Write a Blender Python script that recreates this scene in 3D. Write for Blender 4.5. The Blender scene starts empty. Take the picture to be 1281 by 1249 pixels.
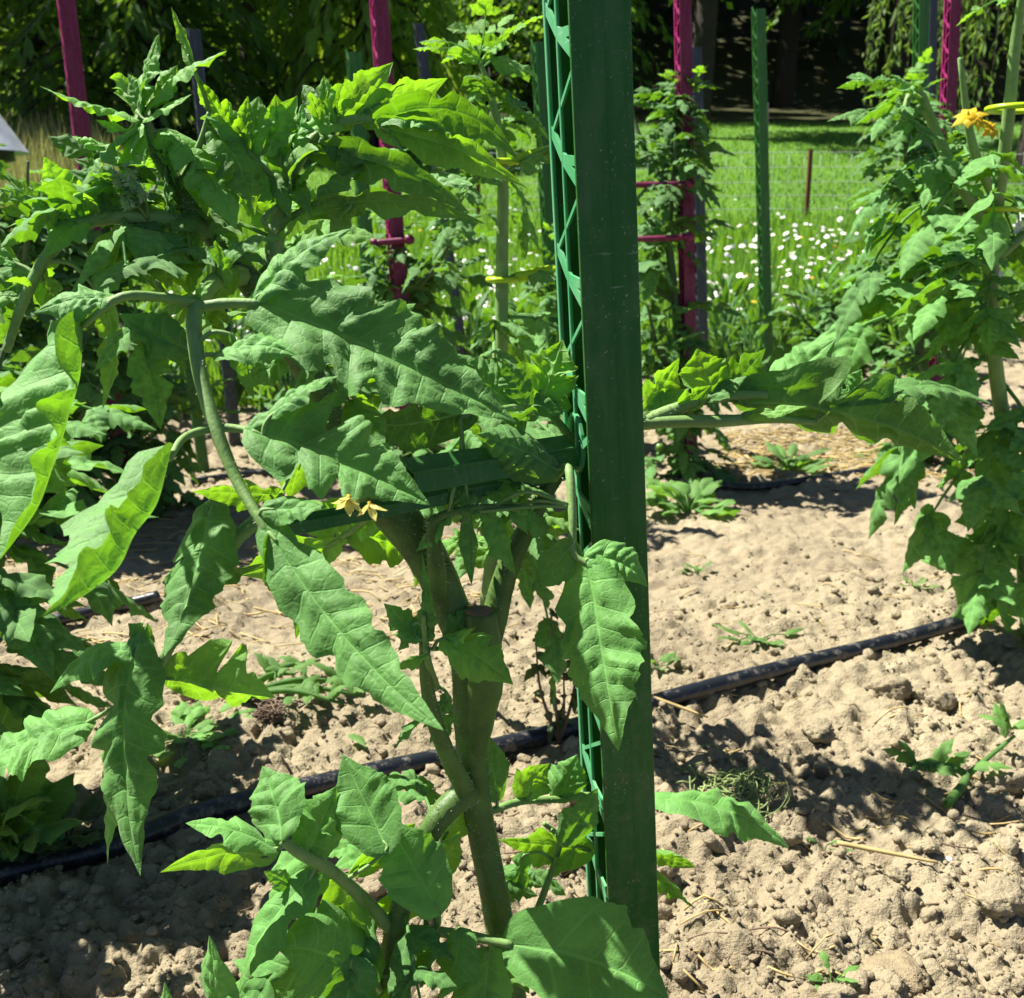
import bpy, math, random
import numpy as np
from mathutils import Vector, Matrix

PI = math.pi
R = math.radians
C = bpy.context.scene.collection
SC = bpy.context.scene

# ------------------------------------------------------------------ camera, sky, sun, exposure
F_PX, CX, CY = 1300.0, 640.5, 624.5          # the photograph's focal length and centre, in its own pixels
PITCH, CAM_H = R(14.0), 0.65
cam_d = bpy.data.cameras.new('camera')
cam = bpy.data.objects.new('camera', cam_d)
C.objects.link(cam)
cam.location = (0, 0, CAM_H)
cam.rotation_euler = (PI / 2 - PITCH, 0, 0)
cam_d.sensor_width = 36
cam_d.sensor_fit = 'HORIZONTAL'
cam_d.lens = 36 * F_PX / 1281
cam_d.clip_start, cam_d.clip_end = 0.05, 400
cam_d.dof.use_dof = True
cam_d.dof.focus_distance = 0.68
cam_d.dof.aperture_fstop = 19
SC.camera = cam

SUN_EL = R(57)
SUN_DIR = Vector((-0.93, 0.36, 0)).normalized() * math.cos(SUN_EL) + Vector((0, 0, math.sin(SUN_EL)))
world = bpy.data.worlds.new('World')
SC.world = world
world.use_nodes = True
wn = world.node_tree
bg = wn.nodes['Background']
sky = wn.nodes.new('ShaderNodeTexSky')
sky.sky_type = 'NISHITA'
sky.sun_disc = False
sky.air_density = 0.55
sky.dust_density = 0.3
sky.ozone_density = 1.0
sky.sun_elevation = SUN_EL
sky.sun_rotation = math.atan2(SUN_DIR.x, SUN_DIR.y)
wn.links.new(sky.outputs[0], bg.inputs[0])
bg.inputs[1].default_value = 0.05
sun_d = bpy.data.lights.new('sun', 'SUN')
sun = bpy.data.objects.new('sun', sun_d)
C.objects.link(sun)
sun_d.energy = 5.0
sun_d.angle = R(0.5)
sun_d.color = (1.0, 0.95, 0.86)
sun.rotation_euler = (-SUN_DIR).to_track_quat('-Z', 'Y').to_euler()
sun.location = (-6, 2, 9)
SC.view_settings.view_transform = 'Standard'
SC.view_settings.look = 'None'
SC.view_settings.exposure = 1.45
SC.view_settings.gamma = 1
SC.view_settings.use_curve_mapping = False
SC.cycles.use_denoising = True
SC.cycles.max_bounces = 6
SC.cycles.diffuse_bounces = 1
SC.cycles.glossy_bounces = 2
SC.cycles.transmission_bounces = 4
SC.cycles.transparent_max_bounces = 4
SC.cycles.sample_clamp_indirect = 6

# ------------------------------------------------------------------ helpers
cp, sp = math.cos(PITCH), math.sin(PITCH)


def at(px, py, D):
    """world point seen at a pixel of the photograph, on the upright plane y = D"""
    t = -(py - CY) / F_PX
    d = D / (cp + t * sp)
    return np.array(((px - CX) / F_PX * d, D, CAM_H + d * (t * cp - sp)))


def depth_at(py, D):
    return D / (cp - (py - CY) / F_PX * sp)


def gp(px, py, z=0.0):
    """world point seen at a pixel, on the level z"""
    t = -(py - CY) / F_PX
    d = (z - CAM_H) / (t * cp - sp)
    return np.array(((px - CX) / F_PX * d, d * (cp + t * sp), z))


def vw(n):
    """direction given as right, up, towards the viewer -> world"""
    x, y, z = n
    v = np.array((x, y * sp - z * cp, y * cp + z * sp))
    return v / np.linalg.norm(v)


def unit(v):
    return v / (np.linalg.norm(v, axis=-1, keepdims=True) + 1e-12)


def mesh(name, V, F, mat, uv=None, smooth=True):
    V = np.asarray(V, float)
    F = np.asarray(F, np.int32)
    me = bpy.data.meshes.new(name)
    n, k = F.shape
    me.vertices.add(len(V))
    me.vertices.foreach_set('co', V.astype(np.float32).ravel())
    me.loops.add(n * k)
    me.loops.foreach_set('vertex_index', F.ravel())
    me.polygons.add(n)
    me.polygons.foreach_set('loop_start', np.arange(0, n * k, k, dtype=np.int32))
    me.polygons.foreach_set('loop_total', np.full(n, k, np.int32))
    me.polygons.foreach_set('use_smooth', np.full(n, smooth))
    if uv is not None:
        lay = me.uv_layers.new(name='UVMap')
        lay.data.foreach_set('uv', np.asarray(uv, np.float32)[F.ravel()].ravel())
    if mat is not None:
        me.materials.append(mat)
    me.update(calc_edges=True)
    return me


def tag(o, label=None, cat=None, group=None, kind=None):
    if label:
        o['label'] = label
    if cat:
        o['category'] = cat
    if group:
        o['group'] = group
    if kind:
        o['kind'] = kind
    return o


def ob(name, me, parent=None, loc=None):
    o = bpy.data.objects.new(name, me)
    C.objects.link(o)
    if parent is not None:
        o.parent = parent
    if loc is not None:
        o.location = loc
    return o


def thing(name, loc, label, cat, group=None):
    o = bpy.data.objects.new(name, None)
    C.objects.link(o)
    o.empty_display_size = 0.05
    o.location = tuple(loc)
    return tag(o, label, cat, group)


def cat_geo(parts):
    Vs, Fs, Us, n = [], [], [], 0
    has_uv = all(len(p) > 2 and p[2] is not None for p in parts)
    for p in parts:
        Vs.append(p[0])
        Fs.append(np.asarray(p[1]) + n)
        if has_uv:
            Us.append(p[2])
        n += len(p[0])
    return np.concatenate(Vs), np.concatenate(Fs), (np.concatenate(Us) if has_uv else None)


def spline(pts, per=6):
    P = np.asarray(pts, float)
    if len(P) < 3:
        t = np.linspace(0, 1, per + 1)[:, None]
        return P[0] * (1 - t) + P[1] * t
    Q = np.vstack([2 * P[0] - P[1], P, 2 * P[-1] - P[-2]])
    out = []
    for i in range(1, len(Q) - 2):
        t = np.linspace(0, 1, per, endpoint=False)[:, None]
        a, b, c, d = Q[i - 1], Q[i], Q[i + 1], Q[i + 2]
        out.append(0.5 * (2 * b + (c - a) * t + (2 * a - 5 * b + 4 * c - d) * t ** 2 + (3 * b - a - 3 * c + d) * t ** 3))
    out.append(P[-1:])
    return np.vstack(out)


def tube(pts, rad, sides=8, per=6, smooth=True, bump=0.0, seed=0):
    """pts control points (n,3); rad n radii -> verts, quads, uv"""
    P = spline(pts, per) if smooth else np.asarray(pts, float)
    n = len(P)
    r = np.interp(np.linspace(0, 1, n), np.linspace(0, 1, len(rad)), rad)
    T = unit(np.gradient(P, axis=0))
    up = np.array((0.13, 0.21, 0.97)) if abs(T[0, 2]) < 0.8 else np.array((0.97, 0.2, 0.1))
    A = np.zeros_like(P)
    a = up - T[0] * up.dot(T[0])
    for i in range(n):
        a = a - T[i] * a.dot(T[i])
        a = a / np.linalg.norm(a)
        A[i] = a
    B = np.cross(T, A)
    th = np.linspace(0, 2 * PI, sides, endpoint=False)
    rr = r[:, None] * np.ones((1, sides))
    if bump:
        rng = np.random.default_rng(seed)
        rr = rr * (1 + bump * rng.normal(size=rr.shape))
    V = P[:, None, :] + rr[..., None] * (np.cos(th)[None, :, None] * A[:, None, :] + np.sin(th)[None, :, None] * B[:, None, :])
    V = V.reshape(-1, 3)
    i, j = np.meshgrid(np.arange(n - 1), np.arange(sides), indexing='ij')
    j2 = (j + 1) % sides
    F = np.stack([i * sides + j, i * sides + j2, (i + 1) * sides + j2, (i + 1) * sides + j], -1).reshape(-1, 4)
    # closed ends (fans as degenerate-free quads: centre pairs)
    c0, c1 = len(V), len(V) + 1
    V = np.vstack([V, P[0] - T[0] * r[0] * 0.3, P[-1] + T[-1] * r[-1] * 0.3])
    e0 = [[c0, (k + 2) % sides, (k + 1) % sides, k] for k in range(0, sides - 1, 2)]
    b = (n - 1) * sides
    e1 = [[c1, b + k, b + (k + 1) % sides, b + (k + 2) % sides] for k in range(0, sides - 1, 2)]
    F = np.vstack([F, np.array(e0), np.array(e1)])
    uv = np.zeros((len(V), 2))
    uv[:, 1] = 0.5
    return V, F, uv


def box(c, s, rot=None):
    """box centred at c with full size s; rot 3x3"""
    k = np.array([[-1, -1, -1], [1, -1, -1], [1, 1, -1], [-1, 1, -1], [-1, -1, 1], [1, -1, 1], [1, 1, 1], [-1, 1, 1]]) * 0.5
    V = k * np.asarray(s, float)
    if rot is not None:
        V = V @ np.asarray(rot).T
    F = np.array([[0, 3, 2, 1], [4, 5, 6, 7], [0, 1, 5, 4], [1, 2, 6, 5], [2, 3, 7, 6], [3, 0, 4, 7]])
    return V + np.asarray(c, float), F


def bevel_obj(o, w, seg=2):
    m = o.modifiers.new('bevel', 'BEVEL')
    m.width = w
    m.segments = seg
    m.limit_method = 'ANGLE'
    return o


def hsh(ix, iy, s):
    h = np.sin(ix * 127.1 + iy * 311.7 + s * 74.7) * 43758.5453
    return h - np.floor(h)


def vnoise(x, y, s=0):
    ix, iy = np.floor(x), np.floor(y)
    fx, fy = x - ix, y - iy
    fx = fx * fx * (3 - 2 * fx)
    fy = fy * fy * (3 - 2 * fy)
    a, b = hsh(ix, iy, s), hsh(ix + 1, iy, s)
    c, d = hsh(ix, iy + 1, s), hsh(ix + 1, iy + 1, s)
    return (a * (1 - fx) + b * fx) * (1 - fy) + (c * (1 - fx) + d * fx) * fy


def fbm(x, y, o=4, s=0):
    t, a = 0, 0.5
    for k in range(o):
        t = t + a * (vnoise(x * 2 ** k, y * 2 ** k, s + k) - 0.5)
        a *= 0.55
    return t


def worley(x, y, s=0):
    """distance to and size of the nearest feature point"""
    ix, iy = np.floor(x), np.floor(y)
    best = np.full(x.shape, 9.0)
    siz = np.zeros(x.shape)
    for dx in (-1, 0, 1):
        for dy in (-1, 0, 1):
            jx, jy = ix + dx, iy + dy
            px, py = jx + hsh(jx, jy, s), jy + hsh(jx, jy, s + 9)
            d = np.hypot(px - x, py - y)
            m = d < best
            best = np.where(m, d, best)
            siz = np.where(m, hsh(jx, jy, s + 17), siz)
    return best, siz


def hill(x, y):
    """the broad rise of the land: flat plot, meadow climbing away, wooded bank behind"""
    a = np.clip(y - 5.0, 0, None)
    z = 0.172 * a * np.clip(a / 1.2, 0, 1)
    z = z + 0.33 * np.clip(y - 27, 0, None) * np.clip((y - 27) / 4, 0, 1)
    z = z + 0.05 * np.clip(-x - 1.5, 0, 8) * np.clip((y - 5) / 4, 0, 1) * np.clip((40 - y) / 20, 0, 1)
    return z


def soil(x, y):
    """clods and dips of the tilled plot"""
    k = np.clip((6.5 - y) / 1.5, 0, 1)
    tilled = 0.72 + 0.28 * np.clip((1.75 - y + 0.35 * x) / 0.4, 0, 1) + 0.25 * np.clip((y - 2.6) / 0.4, 0, 1)
    w1, s1 = worley(x / 0.055 + 0.3 * fbm(x * 30, y * 30, 2, 5), y / 0.055, 1)
    w2, s2 = worley(x / 0.024, y / 0.024, 2)
    w3, s3 = worley(x / 0.011, y / 0.011, 3)
    b1 = np.sqrt(np.clip(1 - (w1 / 0.62) ** 2, 0, 1)) * (0.25 + s1) * 0.016
    b2 = np.sqrt(np.clip(1 - (w2 / 0.62) ** 2, 0, 1)) * (0.2 + s2) * 0.010
    b3 = np.sqrt(np.clip(1 - (w3 / 0.62) ** 2, 0, 1)) * (0.2 + s3) * 0.0052
    z = fbm(x * 3.2, y * 3.2, 4, 20) * 0.05 + tilled * (b1 * (vnoise(x * 5, y * 5, 31) > 0.35) + b2 + b3 + fbm(x * 14, y * 14, 3, 40) * 0.016 + fbm(x * 90, y * 90, 3, 60) * 0.010)
    return (z - 0.012) * k


def ground_z(x, y):
    x, y = np.asarray(x, float), np.asarray(y, float)
    return hill(x, y) + soil(x, y)


# ------------------------------------------------------------------ materials
def new_mat(name):
    m = bpy.data.materials.new(name)
    m.use_nodes = True
    nt = m.node_tree
    b = nt.nodes['Principled BSDF']
    return m, nt, b


def N(nt, typ, **kw):
    n = nt.nodes.new(typ)
    for k, v in kw.items():
        if k.startswith('_'):
            setattr(n, k[1:], v)
        else:
            n.inputs[k.replace('__', ' ')].default_value = v
    return n


def math_n(nt, op, a, b=None, clamp=False):
    n = nt.nodes.new('ShaderNodeMath')
    n.operation = op
    n.use_clamp = clamp
    for i, v in enumerate((a, b)):
        if v is None:
            continue
        if isinstance(v, (int, float)):
            n.inputs[i].default_value = v
        else:
            nt.links.new(v, n.inputs[i])
    return n.outputs[0]


def mix_c(nt, fac, a, b, blend='MIX'):
    n = nt.nodes.new('ShaderNodeMix')
    n.data_type = 'RGBA'
    n.blend_type = blend
    for s, v in ((n.inputs[0], fac), (n.inputs[6], a), (n.inputs[7], b)):
        if isinstance(v, (int, float)):
            s.default_value = v
        elif isinstance(v, tuple):
            s.default_value = (*v, 1)
        else:
            nt.links.new(v, s)
    return n.outputs[2]


def noise(nt, scale, detail=3, rough=0.55, coord='Object', vec=None):
    if vec is None:
        tc = nt.nodes.new('ShaderNodeTexCoord')
        vec = tc.outputs[coord]
    n = nt.nodes.new('ShaderNodeTexNoise')
    n.inputs['Scale'].default_value = scale
    n.inputs['Detail'].default_value = detail
    n.inputs['Roughness'].default_value = rough
    nt.links.new(vec, n.inputs['Vector'])
    return n.outputs['Fac']


def ramp(nt, fac, lo, hi, a=0.0, b=1.0):
    n = nt.nodes.new('ShaderNodeMapRange')
    n.inputs['From Min'].default_value = lo
    n.inputs['From Max'].default_value = hi
    n.inputs['To Min'].default_value = a
    n.inputs['To Max'].default_value = b
    n.clamp = True
    nt.links.new(fac, n.inputs['Value'])
    return n.outputs[0]


def leaf_mat(name, top, under, trans, tmix=0.42, veins=True, rough=0.62, sheen=0.14, scale=140, spec=0.28):
    m, nt, b = new_mat(name)
    out = nt.nodes['Material Output']
    geo = nt.nodes.new('ShaderNodeNewGeometry')
    oi = nt.nodes.new('ShaderNodeObjectInfo')
    n1 = noise(nt, 26, 3)
    n2 = noise(nt, scale * 4, 2)
    var = ramp(nt, n1, 0.3, 0.7, 0.72, 1.22)
    rnd = ramp(nt, oi.outputs['Random'], 0, 1, 0.78, 1.2)
    k = math_n(nt, 'MULTIPLY', var, rnd)
    up = mix_c(nt, 1.0, top, k, 'MULTIPLY')
    dn = mix_c(nt, 1.0, under, k, 'MULTIPLY')
    bump_src = None
    if veins:
        uvn = nt.nodes.new('ShaderNodeUVMap')
        sep = nt.nodes.new('ShaderNodeSeparateXYZ')
        nt.links.new(uvn.outputs[0], sep.inputs[0])
        av = math_n(nt, 'ABSOLUTE', sep.outputs[1])
        mid = ramp(nt, av, 0.015, 0.06, 1, 0)
        fr = math_n(nt, 'ABSOLUTE', math_n(nt, 'SUBTRACT', math_n(nt, 'FRACT', math_n(nt, 'ADD', sep.outputs[0], 0.5)), 0.5))
        sec = math_n(nt, 'MULTIPLY', ramp(nt, fr, 0.012, 0.06, 1, 0), ramp(nt, av, 0.75, 1.0, 1, 0))
        vo = nt.nodes.new('ShaderNodeTexVoronoi')
        vo.feature = 'DISTANCE_TO_EDGE'
        vo.inputs['Scale'].default_value = scale
        tc = nt.nodes.new('ShaderNodeTexCoord')
        nt.links.new(tc.outputs['Object'], vo.inputs['Vector'])
        ter = ramp(nt, vo.outputs['Distance'], 0.0, 0.12, 1, 0)
        vein = math_n(nt, 'MAXIMUM', math_n(nt, 'MAXIMUM', mid, math_n(nt, 'MULTIPLY', sec, 0.7)), math_n(nt, 'MULTIPLY', ter, 0.28))
        up = mix_c(nt, math_n(nt, 'MULTIPLY', vein, 0.38), up, tuple(min(1, c * 1.9 + 0.03) for c in top))
        dn = mix_c(nt, math_n(nt, 'MULTIPLY', vein, 0.65), dn, tuple(min(1, c * 1.5 + 0.05) for c in under))
        bump_src = math_n(nt, 'ADD', math_n(nt, 'MULTIPLY', vein, -0.9), math_n(nt, 'MULTIPLY', n2, 0.7))
    else:
        bump_src = n2
    col = mix_c(nt, geo.outputs['Backfacing'], up, dn)
    bump = nt.nodes.new('ShaderNodeBump')
    bump.inputs['Strength'].default_value = 0.55
    bump.inputs['Distance'].default_value = 0.0009
    nt.links.new(bump_src, bump.inputs['Height'])
    nt.links.new(col, b.inputs['Base Color'])
    nt.links.new(bump.outputs[0], b.inputs['Normal'])
    b.inputs['Roughness'].default_value = rough
    b.inputs['Specular IOR Level'].default_value = spec
    b.inputs['Sheen Weight'].default_value = sheen
    b.inputs['Sheen Roughness'].default_value = 0.5
    b.inputs['Sheen Tint'].default_value = (0.85, 1.0, 0.75, 1)
    tr = nt.nodes.new('ShaderNodeBsdfTranslucent')
    tcol = mix_c(nt, 1.0, trans, k, 'MULTIPLY')
    if veins:
        tcol = mix_c(nt, math_n(nt, 'MULTIPLY', vein, 0.5), tcol, tuple(min(1, c * 1.5 + 0.06) for c in trans))
    nt.links.new(tcol, tr.inputs['Color'])
    nt.links.new(bump.outputs[0], tr.inputs['Normal'])
    mx = nt.nodes.new('ShaderNodeMixShader')
    mx.inputs[0].default_value = tmix
    nt.links.new(b.outputs[0], mx.inputs[1])
    nt.links.new(tr.outputs[0], mx.inputs[2])
    nt.links.new(mx.outputs[0], out.inputs[0])
    return m


def plain(name, col, rough=0.5, var=0.25, scale=40, bump=0.2, dist=0.0006, spec=0.4, col2=None, metal=0.0):
    m, nt, b = new_mat(name)
    n1 = noise(nt, scale, 5, 0.6)
    c2 = col2 or tuple(c * (1 - var) for c in col)
    nt.links.new(mix_c(nt, ramp(nt, n1, 0.32, 0.68), c2, col), b.inputs['Base Color'])
    nt.links.new(ramp(nt, n1, 0.2, 0.8, max(0, rough - 0.1), min(1, rough + 0.12)), b.inputs['Roughness'])
    b.inputs['Specular IOR Level'].default_value = spec
    b.inputs['Metallic'].default_value = metal
    bp = nt.nodes.new('ShaderNodeBump')
    bp.inputs['Strength'].default_value = bump
    bp.inputs['Distance'].default_value = dist
    nt.links.new(noise(nt, scale * 6, 3), bp.inputs['Height'])
    nt.links.new(bp.outputs[0], b.inputs['Normal'])
    return m


def stake_mat(name, col, dust):
    m, nt, b = new_mat(name)
    tc = nt.nodes.new('ShaderNodeTexCoord')
    mp = nt.nodes.new('ShaderNodeMapping')
    mp.inputs['Scale'].default_value = (9, 9, 1.2)
    nt.links.new(tc.outputs['Object'], mp.inputs['Vector'])
    streak = noise(nt, 9, 5, 0.65, vec=mp.outputs[0])
    patch = noise(nt, 14, 5, 0.7)
    speck = noise(nt, 420, 2, 0.6)
    sm = math_n(nt, 'MULTIPLY', ramp(nt, speck, 0.66, 0.72), ramp(nt, patch, 0.42, 0.62))
    c = mix_c(nt, math_n(nt, 'MULTIPLY', ramp(nt, streak, 0.45, 0.72), 0.42), col, dust)
    c = mix_c(nt, math_n(nt, 'MULTIPLY', ramp(nt, patch, 0.52, 0.75), 0.42), c, dust)
    c = mix_c(nt, math_n(nt, 'MULTIPLY', sm, 0.55), c, (0.5, 0.55, 0.48))
    sep = nt.nodes.new('ShaderNodeSeparateXYZ')
    nt.links.new(tc.outputs['Object'], sep.inputs[0])
    splash = math_n(nt, 'MULTIPLY', ramp(nt, sep.outputs[2], 0.0, 0.45, 1, 0.12), ramp(nt, noise(nt, 70, 6, 0.75), 0.5, 0.7))
    c = mix_c(nt, math_n(nt, 'MULTIPLY', splash, 0.5), c, (0.26, 0.21, 0.14))
    scr = nt.nodes.new('ShaderNodeMapping')
    scr.inputs['Scale'].default_value = (30, 30, 300)
    scr.inputs['Rotation'].default_value = (0.5, 0.35, 0)
    nt.links.new(tc.outputs['Object'], scr.inputs['Vector'])
    sc_ = math_n(nt, 'MULTIPLY', ramp(nt, noise(nt, 1, 2, 0.5, vec=scr.outputs[0]), 0.70, 0.73), ramp(nt, patch, 0.5, 0.6))
    c = mix_c(nt, math_n(nt, 'MULTIPLY', sc_, 0.4), c, (0.35, 0.45, 0.36))
    nt.links.new(c, b.inputs['Base Color'])
    nt.links.new(ramp(nt, patch, 0.3, 0.7, 0.36, 0.6), b.inputs['Roughness'])
    b.inputs['Specular IOR Level'].default_value = 0.30
    bp = nt.nodes.new('ShaderNodeBump')
    bp.inputs['Strength'].default_value = 0.25
    bp.inputs['Distance'].default_value = 0.0005
    nt.links.new(math_n(nt, 'ADD', streak, math_n(nt, 'MULTIPLY', speck, 0.5)), bp.inputs['Height'])
    nt.links.new(bp.outputs[0], b.inputs['Normal'])
    return m


M = {}
M['leaf'] = leaf_mat('tomato_leaf', (0.102, 0.258, 0.058), (0.10, 0.22, 0.048), (0.26, 0.60, 0.008), 0.24)
M['leaf_young'] = leaf_mat('young_tomato_leaf', (0.15, 0.33, 0.070), (0.15, 0.30, 0.065), (0.34, 0.70, 0.012), 0.34)
M['leaf_far'] = leaf_mat('tomato_leaf_plain', (0.074, 0.195, 0.043), (0.075, 0.175, 0.04), (0.20, 0.46, 0.010), 0.24, veins=False)
M['leaf_weed'] = leaf_mat('weed_leaf', (0.12, 0.26, 0.06), (0.13, 0.25, 0.07), (0.25, 0.50, 0.04), 0.4, veins=False)
M['leaf_dry'] = leaf_mat('withered_leaf', (0.05, 0.085, 0.03), (0.10, 0.13, 0.05), (0.12, 0.2, 0.03), 0.3, veins=False)
M['leaf_tree'] = leaf_mat('tree_leaf', (0.065, 0.14, 0.022), (0.07, 0.15, 0.03), (0.20, 0.38, 0.02), 0.4, veins=False, sheen=0)
M['leaf_fir'] = leaf_mat('fir_needles', (0.075, 0.165, 0.026), (0.08, 0.17, 0.03), (0.26, 0.48, 0.03), 0.42, veins=False, sheen=0)
M['leaf_bough'] = leaf_mat('light_bough', (0.13, 0.23, 0.030), (0.14, 0.24, 0.035), (0.44, 0.64, 0.04), 0.4, veins=False, sheen=0)
M['leaf_willow'] = leaf_mat('willow_leaf', (0.10, 0.18, 0.04), (0.12, 0.19, 0.05), (0.26, 0.42, 0.05), 0.4, veins=False, sheen=0)
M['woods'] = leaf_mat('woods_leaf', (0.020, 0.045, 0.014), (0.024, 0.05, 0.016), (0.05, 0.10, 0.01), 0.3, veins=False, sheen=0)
M['grass'] = leaf_mat('grass_blade', (0.14, 0.29, 0.04), (0.15, 0.30, 0.045), (0.30, 0.56, 0.03), 0.4, veins=False, sheen=0)
M['dry_grass'] = leaf_mat('dry_grass', (0.24, 0.24, 0.09), (0.24, 0.24, 0.09), (0.32, 0.34, 0.10), 0.3, veins=False, sheen=0)
M['stem'] = plain('tomato_stem', (0.105, 0.195, 0.042), 0.5, 0.45, 45, 0.7, 0.0010, 0.3, col2=(0.055, 0.105, 0.024))
M['stem_pale'] = plain('pale_stem', (0.20, 0.33, 0.10), 0.6, 0.35, 60, 0.6, col2=(0.13, 0.24, 0.06))
M['stem_dark'] = plain('far_stem', (0.06, 0.11, 0.035), 0.6, 0.3, 60, 0.3)
M['hair'] = plain('stem_hair', (0.45, 0.55, 0.36), 0.4, 0.1)
M['stake'] = stake_mat('green_stake_plastic', (0.017, 0.110, 0.014), (0.11, 0.20, 0.08))
M['stake_pink'] = stake_mat('magenta_stake_plastic', (0.125, 0.004, 0.042), (0.24, 0.05, 0.11))
M['stake_grey'] = stake_mat('slate_stake_plastic', (0.022, 0.030, 0.045), (0.09, 0.11, 0.14))
M['stake_web'] = stake_mat('sunlit_worn_green_plastic', (0.06, 0.31, 0.125), (0.22, 0.42, 0.26))  # lattice side: sunlight put into the paler green, along with some milky wear
M['pink_web'] = stake_mat('sunlit_magenta_plastic', (0.34, 0.014, 0.13), (0.4, 0.10, 0.22))  # magenta lattice: its sunlit edge put into the brighter colour
M['clip'] = plain('lime_clip_plastic', (0.42, 0.62, 0.012), 0.35, 0.1, 30, 0.05, col2=(0.36, 0.55, 0.01))
M['hose'] = plain('black_hose', (0.012, 0.014, 0.019), 0.38, 0.2, 30, 0.3, 0.0006, 0.6)
M['petal_yellow'] = leaf_mat('yellow_petal', (0.72, 0.50, 0.02), (0.7, 0.5, 0.04), (0.75, 0.55, 0.05), 0.35, veins=False, sheen=0)
M['petal_pale'] = leaf_mat('pale_yellow_petal', (0.78, 0.72, 0.24), (0.78, 0.72, 0.26), (0.85, 0.78, 0.25), 0.4, veins=False, sheen=0)
M['petal_white'] = plain('white_petal', (0.78, 0.78, 0.74), 0.6, 0.05)
M['daisy_eye'] = plain('daisy_eye', (0.6, 0.36, 0.02), 0.6, 0.2)
M['bark'] = plain('bark', (0.045, 0.034, 0.024), 0.85, 0.5, 12, 1.0, 0.02)
M['wood_grey'] = plain('grey_wood', (0.30, 0.29, 0.27), 0.75, 0.3, 30, 0.6, 0.001)
M['rust'] = plain('rusty_steel', (0.16, 0.05, 0.025), 0.75, 0.4, 60, 0.5)
M['wire'] = plain('galvanised_wire', (0.45, 0.48, 0.46), 0.4, 0.2, 60, 0.1)
M['tin'] = plain('galvanised_sheet', (0.52, 0.56, 0.60), 0.35, 0.25, 12, 0.1, metal=0.4)
M['black'] = plain('black_plastic', (0.012, 0.012, 0.013), 0.4, 0.2)
M['straw'] = plain('straw', (0.48, 0.36, 0.15), 0.6, 0.35, 25, 0.2)
M['twig'] = plain('twig', (0.18, 0.12, 0.08), 0.75, 0.4, 40, 0.4)
M['white'] = plain('white_tag', (0.8, 0.8, 0.78), 0.5, 0.05)
M['tomato'] = plain('green_tomato', (0.10, 0.22, 0.03), 0.25, 0.2, 30, 0.05)
M['stone'] = plain('tan_stone', (0.33, 0.26, 0.155), 0.85, 0.4, 90, 0.9, 0.003)


def soil_mat(name, ground=False):
    m, nt, b = new_mat(name)
    tc = nt.nodes.new('ShaderNodeTexCoord')
    vec = tc.outputs['Object']
    n1 = noise(nt, 2.4, 5, 0.6, vec=vec)
    n2 = noise(nt, 38, 6, 0.65, vec=vec)
    n3 = noise(nt, 260, 4, 0.6, vec=vec)
    c = mix_c(nt, ramp(nt, n1, 0.35, 0.65), (0.238, 0.198, 0.130), (0.332, 0.284, 0.184))
    c = mix_c(nt, math_n(nt, 'MULTIPLY', ramp(nt, n2, 0.5, 0.68), 0.55), c, (0.20, 0.150, 0.098))
    c = mix_c(nt, math_n(nt, 'MULTIPLY', ramp(nt, n3, 0.6, 0.72), 0.5), c, (0.46, 0.385, 0.27))
    c = mix_c(nt, math_n(nt, 'MULTIPLY', ramp(nt, n3, 0.28, 0.42, 1, 0), 0.5), c, (0.19, 0.135, 0.085))
    if ground:
        sep = nt.nodes.new('ShaderNodeSeparateXYZ')
        nt.links.new(vec, sep.inputs[0])
        yy = math_n(nt, 'ADD', sep.outputs[1], math_n(nt, 'MULTIPLY', math_n(nt, 'SUBTRACT', noise(nt, 1.3, 4, 0.6, vec=vec), 0.5), 1.6))
        g1 = noise(nt, 0.7, 5, 0.6, vec=vec)
        g2 = noise(nt, 9, 5, 0.7, vec=vec)
        g = mix_c(nt, ramp(nt, g1, 0.35, 0.65), (0.075, 0.165, 0.024), (0.12, 0.25, 0.035))
        g = mix_c(nt, ramp(nt, g2, 0.35, 0.7), g, (0.05, 0.11, 0.018))
        c = mix_c(nt, ramp(nt, math_n(nt, 'SUBTRACT', yy, math_n(nt, 'MULTIPLY', sep.outputs[0], 0.5)), 4.5, 5.0), c, g)
        # drier grass on the bank to the left, leaf litter and painted tree shade at the woods
        xx = math_n(nt, 'ADD', sep.outputs[0], math_n(nt, 'MULTIPLY', math_n(nt, 'SUBTRACT', noise(nt, 0.6, 4, vec=vec), 0.5), 3.0))
        dry = math_n(nt, 'MULTIPLY', ramp(nt, xx, -4.6, -3.4, 1, 0), ramp(nt, yy, 6.5, 8.0))
        c = mix_c(nt, dry, c, mix_c(nt, g2, (0.24, 0.21, 0.10), (0.13, 0.15, 0.05)))
        litter_shade = ramp(nt, yy, 21.3, 22.6)
        c = mix_c(nt, litter_shade, c, mix_c(nt, g2, (0.040, 0.036, 0.018), (0.055, 0.065, 0.02)))
    nt.links.new(c, b.inputs['Base Color'])
    b.inputs['Roughness'].default_value = 0.92
    b.inputs['Specular IOR Level'].default_value = 0.15
    bp = nt.nodes.new('ShaderNodeBump')
    bp.inputs['Strength'].default_value = 0.8
    bp.inputs['Distance'].default_value = 0.006
    nt.links.new(math_n(nt, 'ADD', n2, math_n(nt, 'MULTIPLY', n3, 0.9)), bp.inputs['Height'])
    nt.links.new(bp.outputs[0], b.inputs['Normal'])
    return m


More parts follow.
